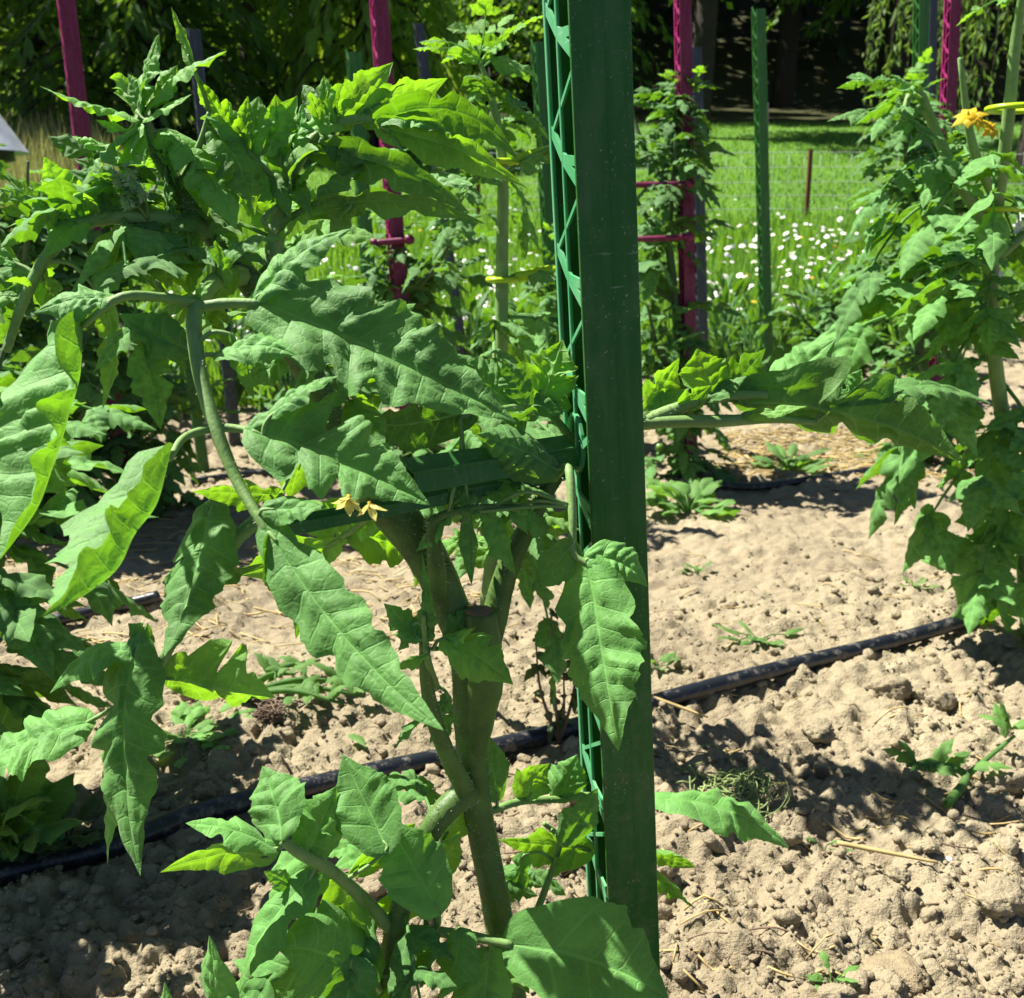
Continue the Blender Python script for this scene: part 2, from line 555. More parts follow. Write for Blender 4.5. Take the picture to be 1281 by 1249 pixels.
hm, nt, b = new_mat('dusty_black_hose')
dn = math_n(nt, 'MULTIPLY', ramp(nt, noise(nt, 55, 6, 0.75), 0.52, 0.68), 0.75)
nt.links.new(mix_c(nt, dn, (0.010, 0.012, 0.018), (0.20, 0.18, 0.15)), b.inputs['Base Color'])
nt.links.new(ramp(nt, dn, 0, 0.6, 0.33, 0.8), b.inputs['Roughness'])
M['hose'] = hm
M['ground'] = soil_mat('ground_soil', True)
M['clod'] = soil_mat('clod_soil')

# ------------------------------------------------------------------ ground: one sheet, finer towards the viewer
ys = np.concatenate([np.linspace(0.05, 0.70, 14, endpoint=False), 0.70 * np.exp(np.arange(0, math.log(6.5 / 0.70), 0.0031)),
                     6.6 * np.exp(np.arange(0, math.log(95 / 6.6), 0.02))])
ks = np.concatenate([np.linspace(-6, -0.95, 22, endpoint=False), np.linspace(-0.95, -0.56, 70, endpoint=False),
                     np.linspace(-0.56, 0.56, 340, endpoint=False), np.linspace(0.56, 0.95, 70, endpoint=False), np.linspace(0.95, 6, 23)])
YY, KK = np.meshgrid(ys, ks, indexing='ij')
XX = KK * (YY + 0.25)
ZZ = ground_z(XX, YY)
n_, m_ = YY.shape
ii, jj = np.meshgrid(np.arange(n_ - 1), np.arange(m_ - 1), indexing='ij')
FF = np.stack([ii * m_ + jj, ii * m_ + jj + 1, (ii + 1) * m_ + jj + 1, (ii + 1) * m_ + jj], -1).reshape(-1, 4)
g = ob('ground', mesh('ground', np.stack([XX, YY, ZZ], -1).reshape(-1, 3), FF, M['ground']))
tag(g, 'dry tan tilled soil of the garden plot running back into meadow', None, None, 'structure')


# ------------------------------------------------------------------ loose clods
def ico(sub=1):
    import bmesh
    bm = bmesh.new()
    bmesh.ops.create_icosphere(bm, subdivisions=sub, radius=1)
    V = np.array([v.co[:] for v in bm.verts])
    F = np.array([[v.index for v in f.verts] for f in bm.faces])
    bm.free()
    return V, F


def lumpy(V, rng, a=0.3):
    d = np.ones(len(V))
    for k in range(7):
        n = unit(rng.normal(size=3))
        d = d + a * 0.5 * np.clip(V @ n - rng.uniform(-0.2, 0.6), 0, 1) * rng.choice([-1, 1])
    d = d * (1 + a * 0.25 * rng.normal(size=len(V)))
    return V * d[:, None] * rng.uniform(0.7, 1.15, 3)


rng = np.random.default_rng(5)
I1, I1F = ico(2)
I2, I2F = ico(3)


def crumb(V, rng, nb=16, amp=0.42, wid=0.42):
    """aggregate of crumbs: a rough body with many smaller bulges and pits"""
    d = np.full(len(V), 0.72) + 0.05 * rng.normal(size=len(V))
    for k in range(nb):
        n = unit(rng.normal(size=3))
        wd = wid * rng.uniform(0.6, 1.5)
        ang = np.arccos(np.clip(V @ n, -1, 1))
        d = d + amp * rng.uniform(-0.55, 1.0) * np.exp(-(ang / wd) ** 2)
    for k in range(3):
        n = unit(rng.normal(size=3))
        c = rng.uniform(0.55, 0.85)
        h = (V @ n) * d
        d = np.where(h > c, d * c / np.maximum(h, 1e-6), d)
    return V * d[:, None] * rng.uniform(0.75, 1.15, 3)


I0, I0F = ico(1)
lump_t = [crumb(I0, rng, 5, .5, .6) for _ in range(14)]
lump_s = [crumb(I1, rng, 9, .5, .5) for _ in range(14)]
lump_b = [crumb(I2, rng, 22, .40, .34) for _ in range(12)]
Vs, Fs, n0 = [], [], 0


def scatter(n, lo, hi, lumps, LF, sink):
    global n0
    yy = 0.72 * np.exp(rng.random(n) ** 1.1 * math.log(5.2 / 0.72))
    xx = rng.uniform(-0.75, 0.75, n) * (yy + 0.2)
    path = (yy > 1.75 + 0.35 * xx) & (yy < 2.6)
    sz = np.clip(lo * np.exp(rng.exponential(0.42, n)), lo, hi) * np.where(path, 0.7, 1.0) * (0.85 + 0.12 * yy)
    zz = ground_z(xx, yy)
    keep = (vnoise(xx * 6, yy * 6, 55) > np.where(path, .55, .22))
    for i in np.nonzero(keep)[0]:
        Rm = np.array(Matrix.Rotation(rng.uniform(0, 6.28), 3, 'Z') @ Matrix.Rotation(rng.uniform(-.5, .5), 3, 'X'))
        V = lumps[i % len(lumps)] @ Rm.T * sz[i] * np.array((1, 1, 0.8)) + np.array((xx[i], yy[i], zz[i] + sz[i] * sink))
        Vs.append(V)
        Fs.append(LF + n0)
        n0 += len(V)


scatter(22000, .0015, .0038, lump_t, I0F, .3)
scatter(6000, .0032, .0075, lump_s, I1F, .3)
scatter(1300, .0070, .017, lump_b, I2F, .22)
o = ob('soil_clods', mesh('soil_clods', np.concatenate(Vs), np.concatenate(Fs), M['clod'], smooth=True))
tag(o, 'small dry clods and crumbs lying over the tilled soil', 'clods', None, 'stuff')

I3, I3F = ico(4)
big = [  # pixel x, y, half width px, label
    (1255, 995, 42, 'big rounded soil clod beside the cut tomato shoot at right', 'clod', 'clod'),
    (1122, 1125, 20, 'smooth oval tan clod standing alone in lower right soil', 'clod', 'clod'),
    (1160, 1095, 16, 'pale angular clod just above the smooth oval clod', 'clod', 'clod'),
    (1120, 1230, 62, 'large flat ochre stone at the bottom edge of the soil', 'stone', 'stone'),
    (1112, 868, 34, 'crumbly clod right below the black hose near its open end', 'clod', 'clod'),
    (1175, 890, 30, 'broken clod in the sun below the hose at right', 'clod', 'clod'),
    (1025, 930, 24, 'shaded clod in the shadow band right of the green stake', 'clod', 'clod'),
    (985, 1075, 22, 'clod below the tip of the low leaf right of the stake', 'clod', 'clod'),
    (258, 1010, 18, 'clod lying just above the hose at left', 'clod', 'clod'),
    (236, 1185, 14, 'small sunlit clod by the lowest leaves at lower left', 'clod', 'clod'),
    (955, 918, 16, 'flat grey stone in the shade under the hose', 'stone', 'clod'),
    (1185, 1097, 7, 'tiny white pebble right of the angular clod', 'pebble', 'white'),
    (1250, 1160, 40, 'wide crumbling clod near the right edge of the soil', 'clod', 'clod'),
    (700, 1095, 26, 'clod lying behind the main stem left of the stake', 'clod', 'clod')]
for (px, py, hw, lab, cat_, mt) in big:
    p = gp(px, py)
    d = depth_at(py, p[1])
    r = hw / F_PX * d
    z = float(ground_z(p[0], p[1]))
    V = (crumb(I3, rng, 34, .30, .26) if mt == 'clod' else crumb(I3, rng, 20, .16, .4)) * r
    fl = 0.34 if hw > 55 else 0.72
    V = V * np.array((1, 0.85, fl))
    nz = fbm(V[:, 0] / r * 3 + px, V[:, 1] / r * 3 + V[:, 2] / r * 4, 3, 3)[:, None]
    V = V * (1 + 0.35 * nz)
    o = ob('soil_clod' if cat_ == 'clod' else cat_, mesh('soil_clod', V, I3F, M[mt]), None, (p[0], p[1], z + r * fl * 0.45))
    tag(o, lab, cat_, 'clods and stones on the soil')


# ------------------------------------------------------------------ leaves
def leaf_geo(A, Mi, B, Nn, w, fold=0.36, curl=-1.15, lobes=5, depth=0.34, nu=44, nv=8, seed=0, ruffle=0.12, quilt=0.19, sweep=0.80, twist=0.0, peak=0.62, asym=(1, 1)):
    rg = np.random.default_rng(seed)
    A, Mi, B, Nn = (np.asarray(q, float) for q in (A, Mi, B, Nn))
    K = 2 * Mi - (A + B) / 2
    L = np.linalg.norm(Mi - A) + np.linalg.norm(B - Mi)
    u = np.linspace(0, 1, nu + 1)
    v = np.linspace(-1, 1, 2 * nv + 1)
    U, Vv = np.meshgrid(u, v, indexing='ij')
    env = np.sin(PI * np.clip(U, 0, 1) ** peak) ** 0.80 * (1 - 0.40 * U ** 3)
    ph = rg.uniform(-0.2, 0.2)
    side = np.sign(Vv)
    lobes = max(2, lobes - 1)
    x = (lobes * 0.85 + 0.6) * U ** 0.85 + ph
    x = x + 0.35 * (side > 0) * U
    lv = rg.uniform(0.35, 1.35, 2 * (lobes + 6))
    idx = np.clip(np.floor(x).astype(int) + 1, 0, lobes + 4)
    dep = depth * lv[idx + (lobes + 6) * (side > 0)]
    qd = np.mod(x, 1) - 0.5
    lob = 1 - np.exp(-(np.where(qd > 0, qd / 0.10, qd / 0.22)) ** 2)
    win = np.clip(U * 6, 0, 1) * np.clip((0.88 - U) * 2.6, 0, 1)
    hw = w * env * (1 - np.clip(dep * (1.75 - 1.1 * U), 0, 0.75) * (1 - lob) * win)
    hw = hw * (1 + 0.035 * np.sin(x * 2 * PI * 2 + side) + 0.022 * np.sin(x * 2 * PI * 4.7 + 2 * side))
    hw = hw * np.where(side < 0, asym[0], asym[1])
    nvn = (lobes + 1) * 1.6
    xq = nvn * U + ph + 0.25 * np.sin(5 * U + ph * 20) + 0.12 * side
    s = Vv * hw
    av = np.abs(Vv)
    a = U + sweep * np.abs(s) / L * (1 - U) * np.clip(U * 4, 0, 1) - 0.06 * av * np.clip(1 - U * 5, 0, 1)
    a3 = a[..., None]
    P = A * (1 - a3) ** 2 + 2 * K * a3 * (1 - a3) + B * a3 ** 2
    T = unit(2 * (K - A) * (1 - a3) + 2 * (B - K) * a3)
    if twist:
        th = (twist * (a - 0.3))[..., None]
        Nb = Nn * np.cos(th) + np.cross(T, Nn) * np.sin(th)
    else:
        Nb = np.broadcast_to(Nn, T.shape)
    S = unit(np.cross(T, Nb))
    n = np.cross(S, T)
    ph2 = fold + curl * av * 0.5
    lat = s * np.cos(ph2)
    h = np.abs(s) * np.sin(ph2)
    wl = w * np.clip(env, 0, 1)
    h = h + quilt * wl * (np.abs(np.sin(PI * xq)) ** 0.75) * np.clip(av * 6, 0, 1) * (1 - 0.6 * av) * (0.72 + 0.28 * np.cos(2 * PI * (av * 2.6 + 0.3 * np.floor(xq))))
    h = h + ruffle * wl * np.sin(2 * PI * 0.8 * x + 1.3 * side + rg.uniform(0, 6)) * av ** 2
    h = h + 0.16 * wl * (vnoise(xq * 1.7 + 9, Vv * 3.1 + seed, seed % 50) - 0.5) * np.clip(av * 4, 0, 1)
    h = h + 0.12 * wl * (vnoise(U * 5 + 3, Vv * 1.6 + 7, seed % 37) - 0.5)
    h = h + 0.10 * wl * np.sin(3.3 * U + rg.uniform(0, 6)) * Vv
    P = P + S * lat[..., None] + n * h[..., None]
    V = P.reshape(-1, 3)
    nn, mm = U.shape
    i, j = np.meshgrid(np.arange(nn - 1), np.arange(mm - 1), indexing='ij')
    F = np.stack([i * mm + j, i * mm + j + 1, (i + 1) * mm + j + 1, (i + 1) * mm + j], -1).reshape(-1, 4)
    uv = np.stack([xq, Vv], -1).reshape(-1, 2)
    return V, F, uv


def P3(p, D=None):
    return at(*p) if len(p) == 3 else at(p[0], p[1], D)


LEAF_N = [0]


def px_leaf(parent, root, base, tip, w, n=(-0.2, 0.6, 0.7), bend=(0, 0, 0), mat='leaf', **kw):
    """one leaflet traced by its base and tip; bend moves the middle of the midrib (px, px, metres)"""
    A, B = at(*base), at(*tip)
    mx, my, mD = ((base[i] + tip[i]) / 2 + bend[i] for i in range(3))
    Mi = at(mx, my, mD)
    wm = w / F_PX * depth_at(my, mD)
    LEAF_N[0] += 1
    if w < 46 and 'twist' not in kw:
        kw['twist'] = math.sin(LEAF_N[0] * 2.3) * 0.7
    V, F, uv = leaf_geo(A, Mi, B, vw(n), wm, seed=LEAF_N[0], **kw)
    return ob('leaflet', mesh('leaflet', V - np.array(root.location), F, M[mat], uv), parent)


def hairs(path, rad, n, ln, seed, root, parent):
    rg = np.random.default_rng(seed)
    P = spline(path, 10)
    rr = np.interp(np.linspace(0, 1, len(P)), np.linspace(0, 1, len(rad)), rad)
    T = unit(np.gradient(P, axis=0))
    k = rg.integers(0, len(P) - 1, n)
    f = rg.random((n, 1))
    c = P[k] * (1 - f) + P[k + 1] * f
    q = rg.normal(size=(n, 3))
    d = unit(q - T[k] * np.sum(q * T[k], -1, keepdims=True))
    d2 = unit(d + 0.35 * rg.normal(size=(n, 3)))
    b0 = c + d * rr[k][:, None] * 0.95
    tp = b0 + d2 * (ln * rg.uniform(0.4, 1.2, (n, 1)))
    wv = T[k] * 0.00028
    V = np.stack([b0 - wv, b0 + wv, tp], 1).reshape(-1, 3) - np.array(root.location)
    o = ob('stem_hair', mesh('stem_hair', V, np.arange(3 * n).reshape(-1, 3), M['hair']), parent)
    tag(o, None, None, None, 'stuff')
    return o


def px_tube(pts, rad_px, sides=10, per=7):
    P = [at(*p) for p in pts]
    rad = [r / F_PX * depth_at(p[1], p[2]) for r, p in zip(rad_px, pts)]
    return tube(P, rad, sides, per, bump=0.015, seed=len(pts)), P, rad


# ---- the tomato plant in front
base = at(648, 1330, 0.69)
base[2] = float(ground_z(base[0], base[1])) - 0.01
plant = thing('tomato_plant', base, 'large hairy tomato plant in front, drooping over the arms left of the green stake', 'tomato plant', 'tomato plants')
RL = np.array(plant.location)


def stem_part(name, pts, rad, mat='stem', parent=None, nh=0, hl=0.0030, sides=12):
    (V, F, uv), P, rr = px_tube(pts, rad, sides)
    o = ob(name, mesh(name, V - RL, F, M[mat], uv), parent or plant)
    if nh:
        hairs(P, rr, nh, hl, len(pts) * 7 + nh, plant, o)
    return o


b0 = (660, 1420, 0.69)
main_pts = [b0, (640, 1249, .69), (620, 1130, .69), (596, 1000, .69), (588, 900, .685), (585, 820, .68), (560, 750, .68), (530, 690, .68), (495, 645, .675), (452, 590, .67),
            (415, 525, .66), (380, 455, .655), (345, 400, .65), (305, 342, .645), (262, 290, .64), (222, 238, .635), (192, 182, .63), (178, 150, .625)]
main_rad = [20, 19, 18, 18, 21, 23, 23, 26, 27, 23, 19, 18, 17, 16, 13, 10, 9, 6]
stem_part('stem', main_pts, main_rad, nh=4200)
stem_part('cut_stem', [(590, 985, .688), (600, 905, .680), (606, 855, .674), (604, 808, .668), (601, 766, .668)], [8, 18, 24, 23, 19], sides=14)
stem_part('side_stem', [(606, 830, .685), (618, 775, .69), (634, 715, .695), (662, 655, .70), (690, 603, .705), (722, 565, .73), (770, 540, .77), (812, 522, .79)],
          [16, 17, 15, 12, 11, 10, 9, 9], nh=900)
stem_part('side_stem', [(478, 1400, .64), (484, 1249, .64), (498, 1150, .645), (520, 1080, .655), (548, 1025, .665), (590, 985, .68)], [17, 16, 14, 13, 16, 18], nh=500)
stem_part('side_stem', [(582, 988, .67), (560, 945, .66), (543, 900, .65), (533, 850, .645), (530, 800, .64)], [13, 11, 10, 8, 6], nh=200)
stem_part('side_stem', [(548, 745, .67), (545, 700, .66), (541, 660, .655), (548, 648, .655), (590, 636, .66), (650, 635, .67)], [14, 11, 8, 6, 5, 4], nh=260)


def compound(stalks, leaflets, label=None, mat='stem_pale', nh=160):
    """a compound leaf: its stalk(s) as one mesh, leaflets under it, each joined to the stalk by its own little petiole"""
    geos, allP = [], []
    hp = None
    for pts, rad in stalks:
        g_, P, rr = px_tube(pts, rad, 8)
        geos.append(g_)
        allP.append(spline(P, 8))
        hp = hp or (P, rr)
    allP = np.concatenate(allP)
    for L in leaflets:
        A = at(*L[0])
        k = np.argmin(np.linalg.norm(allP - A, axis=1))
        q = allP[k]
        dist = np.linalg.norm(q - A)
        if 0.002 < dist < 0.09:
            B = at(*L[1])
            tang = unit(B - A)
            mid = (q + A) / 2 - tang * dist * 0.12 + np.array((0, 0, dist * 0.1))
            geos.append(tube([q, mid, A, A + tang * 0.006], [0.0016, 0.0013, 0.0012, 0.0008], 6, 4))
    V, F, uv = cat_geo(geos)
    o = ob('compound_leaf', mesh('compound_leaf', V - RL, F, M[mat], uv), plant)
    if nh:
        hairs(hp[0], hp[1], nh, 0.0016, int(abs(V[0, 0]) * 1e5) % 1000, plant, o)
    for L in leaflets:
        kw = L[4] if len(L) > 4 else {}
        px_leaf(o, plant, L[0], L[1], L[2], L[3], **kw)
    return o


UPF = (-0.25, 0.62, 0.72)          # upper side towards viewer and sky
CAMF = (-0.35, 0.35, 0.85)
UNDER = (0.1, 0.75, -0.62)         # underside towards the viewer, sky side behind

# A: the big drooping leaf nearest the camera
compound([([(306, 345, .648), (275, 348, .60), (245, 385, .56), (247, 450, .54), (266, 525, .52), (296, 600, .505), (328, 655, .49), (345, 690, .485)], [14, 11, 10, 9.5, 9, 7.5, 6.5, 4]),
          ([(243, 380, .56), (200, 372, .545), (150, 373, .53), (104, 408, .528)], [7, 6, 6, 4]),
          ([(243, 385, .56), (280, 380, .56), (325, 380, .56)], [7, 7, 6]),
          ([(266, 535, .52), (230, 548, .505), (212, 575, .486)], [6, 5, 4]),
          ([(268, 535, .52), (300, 537, .52), (330, 545, .515)], [6, 5, 4])],
         [((104, 405, .53), (0, 700, .45), 96, (-0.77, 0.25, 0.62), dict(bend=(28, 5, 0), fold=0.95, curl=-0.3, asym=(.62, 1.12), lobes=6, depth=.32)),
          ((138, 374, .53), (42, 392, .53), 30, UPF, dict(bend=(0, -6, 0), lobes=4)),
          ((330, 380, .56), (645, 528, .53), 76, (-0.25, 0.42, 0.86), dict(bend=(0, -6, 0), fold=0.42, curl=-0.5, lobes=6, depth=.30)),
          ((322, 372, .56), (440, 286, .58), 36, (-0.5, 0.45, 0.75), dict(bend=(-8, -8, 0), lobes=4, depth=.25)),
          ((272, 330, .59), (358, 300, .59), 24, (-0.3, 0.75, 0.6), dict(bend=(0, -12, 0), lobes=4)),
          ((272, 444, .54), (373, 446, .53), 30, (-0.1, 0.8, 0.55), dict(bend=(0, -12, 0), lobes=4, depth=.2)),
          ((236, 436, .55), (148, 392, .56), 32, (0.2, -0.3, 0.9), dict(bend=(0, 5, 0), lobes=3, depth=.15)),
          ((212, 572, .485), (52, 772, .37), 92, (-0.77, 0.30, 0.60), dict(bend=(26, 22, 0), fold=0.95, curl=-0.3, asym=(.62, 1.12), lobes=5, depth=.30)),
          ((318, 540, .515), (538, 632, .50), 66, (-0.1, 0.5, 0.85), dict(bend=(0, -8, 0), fold=0.45, curl=-0.5, lobes=5, depth=.34)),
          ((340, 520, .515), (425, 470, .53), 30, (-0.45, 0.6, 0.65), dict(bend=(-6, -6, 0), lobes=3, depth=.2)),
          ((338, 668, .485), (555, 914, .405), 48, (-0.42, 0.52, 0.74), dict(bend=(-8, 14, 0), fold=0.15, curl=-0.5, lobes=6, depth=.30, quilt=.20)),
          ((338, 672, .485), (368, 772, .475), 30, (-0.7, 0.1, -0.6), dict(lobes=3, depth=.15)),
          ((330, 638, .49), (412, 634, .485), 26, UPF, dict(lobes=3, depth=.2)),
          ((290, 420, .545), (318, 500, .55), 16, (0.8, 0.1, 0.5), dict(lobes=3))])

# B: the hanging leaf at lower left
compound([([(345, 640, .60), (302, 668, .585), (258, 730, .57), (222, 790, .56), (195, 838, .555), (170, 815, .555)], [11, 10, 9, 8, 6, 4]),
          ([(196, 838, .555), (150, 880, .555), (108, 905, .555)], [4, 3, 3])],
         [((262, 636, .575), (205, 822, .505), 56, (-0.35, 0.40, 0.82), dict(bend=(8, 0, 0), lobes=5, depth=.3, quilt=.20)),
          ((172, 806, .555), (176, 1096, .50), 52, (-0.35, 0.32, 0.85), dict(bend=(-18, 0, 0), lobes=6, depth=.26, quilt=.20)),
          ((160, 900, .556), (135, 1084, .55), 34, (-0.6, 0.2, 0.75), dict(bend=(-8, 0, 0), lobes=4)),
          ((204, 848, .555), (345, 873, .56), 62, (0.05, 0.55, -0.82), dict(bend=(0, 4, 0), fold=0.5, curl=0.1, lobes=4, depth=.5, mat='leaf_young')),
          ((168, 815, .555), (62, 868, .55), 32, (-0.4, 0.75, 0.5), dict(bend=(-4, -16, 0), lobes=4)),
          ((112, 905, .555), (-36, 968, .54), 58, (-0.3, 0.75, 0.58), dict(bend=(0, -8, 0), fold=0.5, lobes=5)),
          ((190, 805, .56), (160, 780, .56), 16, UPF, dict(lobes=3)),
          ((250, 730, .57), (330, 705, .58), 20, UNDER, dict(lobes=3))])

# C: the leaf arching to the left
compound([([(268, 292, .64), (235, 280, .63), (195, 272, .62), (140, 272, .61), (100, 283, .605), (60, 320, .60), (30, 375, .595), (8, 440, .59)], [12, 11, 10, 9, 9, 8, 7, 5])],
         [((100, 276, .605), (55, 196, .60), 30, (0.1, 0.5, -0.8), dict(mat='leaf_young', lobes=4, fold=.4)),
          ((70, 300, .60), (45, 230, .60), 20, (-0.6, 0.3, 0.7), dict(lobes=3, mat='leaf_young')),
          ((48, 340, .60), (80, 395, .60), 30, (0.3, 0.5, -0.75), dict(lobes=4, mat='leaf_young')),
          ((36, 345, .60), (-18, 380, .60), 30, (0.1, -0.2, 0.9), dict(lobes=4)),
          ((20, 330, .60), (-30, 300, .60), 20, UPF, dict(lobes=3)),
          ((158, 288, .61), (128, 372, .60), 34, (0.2, 0.55, -0.78), dict(lobes=4, mat='leaf_young')),
          ((228, 336, .61), (142, 350, .60), 34, UPF, dict(bend=(0, -14, 0), lobes=4)),
          ((212, 292, .63), (206, 205, .62), 22, (-0.7, 0.2, 0.6), dict(lobes=4)),
          ((132, 378, .60), (128, 512, .585), 26, (0.4, 0.3, -0.8), dict(bend=(10, 0, 0), lobes=5, mat='leaf_young')),
          ((225, 300, .62), (240, 372, .61), 26, (0.1, 0.4, -0.8), dict(lobes=4, mat='leaf_young')),
          ((190, 285, .62), (232, 340, .60), 28, UPF, dict(lobes=4)),
          ((120, 270, .605), (168, 215, .62), 20, (0.2, 0.5, -0.8), dict(lobes=4, mat='leaf_young')),
          ((95, 285, .605), (62, 262, .60), 16, UPF, dict(lobes=3))])

# D: the growing tip
compound([([(195, 190, .628), (180, 152, .625), (172, 140, .62)], [8, 6, 3]),
          ([(222, 238, .635), (250, 180, .63), (262, 140, .63)], [6, 4, 3]),
          ([(355, 235, .65), (325, 205, .645), (303, 182, .64)], [5, 4, 4])],
         [((174, 140, .62), (199, 42, .615), 26, (-0.6, 0.3, 0.7), dict(mat='leaf_young', lobes=5, fold=.45)),
          ((172, 150, .62), (50, 108, .60), 26, (-0.15, 0.9, 0.35), dict(mat='leaf_young', lobes=5, bend=(10, 8, 0), fold=.35)),
          ((185, 135, .62), (284, 64, .61), 30, (-0.4, 0.75, 0.5), dict(mat='leaf_young', lobes=5, bend=(-4, -6, 0))),
          ((190, 130, .625), (222, 82, .62), 20, (-0.3, 0.2, 0.9), dict(mat='leaf_young', lobes=4)),
          ((240, 82, .63), (214, 8, .63), 15, (0.6, 0.2, -0.7), dict(mat='leaf_young', lobes=4, fold=.5)),
          ((170, 160, .615), (98, 248, .60), 30, (-0.6, 0.55, 0.55), dict(mat='leaf_young', lobes=5, bend=(-6, -6, 0))),
          ((160, 165, .615), (120, 150, .61), 16, UPF, dict(mat='leaf_young', lobes=3)),
          ((175, 160, .62), (150, 235, .61), 22, (-0.3, 0.5, 0.8), dict(mat='leaf_young', lobes=4)),
          ((215, 165, .63), (295, 288, .61), 42, (0.5, 0.5, 0.7), dict(mat='leaf_young', lobes=5, bend=(8, -8, 0))),
          ((268, 165, .63), (318, 272, .62), 34, (0.6, 0.4, 0.65), dict(mat='leaf_young', lobes=5, bend=(8, -6, 0))),
          ((303, 188, .64), (243, 92, .63), 34, (0.45, 0.45, -0.75), dict(mat='leaf_young', lobes=5, fold=.4)),
          ((303, 180, .64), (310, 120, .64), 14, (0.3, 0.3, -0.9), dict(mat='leaf_young', lobes=3)),
          ((330, 190, .645), (372, 120, .65), 26, (0.2, 0.5, -0.8), dict(lobes=4, mat='leaf_young')),
          ((200, 195, .625), (225, 215, .61), 16, UNDER, dict(lobes=3, mat='leaf_young')),
          ((130, 185, .615), (88, 170, .61), 14, UPF, dict(mat='leaf_young', lobes=3)),
          ((178, 140, .625), (160, 92, .63), 16, (-0.2, 0.3, 0.9), dict(lobes=3, mat='leaf_young')),
          ((182, 150, .615), (240, 118, .60), 16, (-0.1, 0.7, 0.6), dict(lobes=4, mat='leaf_young'))], nh=300)

# E: the leaf fanning out to the right at the top
compound([([(338, 350, .65), (345, 300, .65), (352, 255, .65), (368, 208, .65), (400, 168, .65), (440, 150, .65), (480, 152, .645)], [12, 11, 10, 9, 7, 6, 4]),
          ([(352, 255, .65), (330, 275, .62), (345, 290, .61)], [4, 4, 3]),
          ([(350, 280, .65), (372, 268, .645), (400, 252, .64)], [6, 5, 4])],
         [((352, 205, .65), (345, 118, .65), 28, (0.1, 0.4, -0.9), dict(lobes=4, mat='leaf_young')),
          ((420, 155, .65), (492, 78, .655), 28, (-0.2, 0.45, -0.85), dict(lobes=4, mat='leaf_young', depth=.45)),
          ((455, 150, .65), (560, 98, .66), 30, (-0.1, 0.55, -0.8), dict(lobes=4, mat='leaf_young')),
          ((478, 150, .645), (648, 200, .62), 38, (0.05, 0.72, -0.55), dict(bend=(10, -34, 0), lobes=4, fold=.2)),
          ((482, 152, .64), (570, 168, .62), 26, (-0.2, 0.8, 0.5), dict(bend=(0, -8, 0), lobes=4)),
          ((478, 160, .64), (660, 236, .60), 32, (0.1, 0.62, -0.72), dict(bend=(8, -8, 0), fold=.45, lobes=4, mat='leaf_young')),
          ((390, 190, .645), (588, 268, .60), 30, (0.05, 0.68, -0.65), dict(bend=(4, -18, 0), fold=.4, lobes=4)),
          ((376, 268, .645), (608, 281, .60), 24, (0.0, 0.8, -0.45), dict(bend=(0, -22, 0), fold=.4, lobes=5)),
          ((372, 200, .65), (378, 130, .64), 26, (-0.4, 0.5, 0.7), dict(lobes=4)),
          ((400, 240, .64), (470, 198, .64), 30, (-0.3, 0.7, 0.6), dict(lobes=4)),
          ((410, 165, .65), (405, 110, .65), 16, (0.2, 0.4, -0.8), dict(lobes=3, mat='leaf_young')),
          ((405, 172, .645), (470, 205, .63), 24, UPF, dict(lobes=4)),
          ((440, 255, .635), (412, 292, .63), 18, (0.1, 0.4, -0.8), dict(lobes=3, mat='leaf_young')),
          ((360, 230, .65), (335, 160, .65), 20, (0.3, 0.4, -0.8), dict(lobes=4)),
          ((365, 235, .65), (400, 200, .63), 18, UPF, dict(lobes=3)),
          ((350, 250, .65), (310, 215, .63), 24, (0.1, 0.4, 0.8), dict(lobes=4)),
          ((520, 215, .63), (592, 232, .60), 22, (-0.1, 0.8, 0.5), dict(lobes=4))])

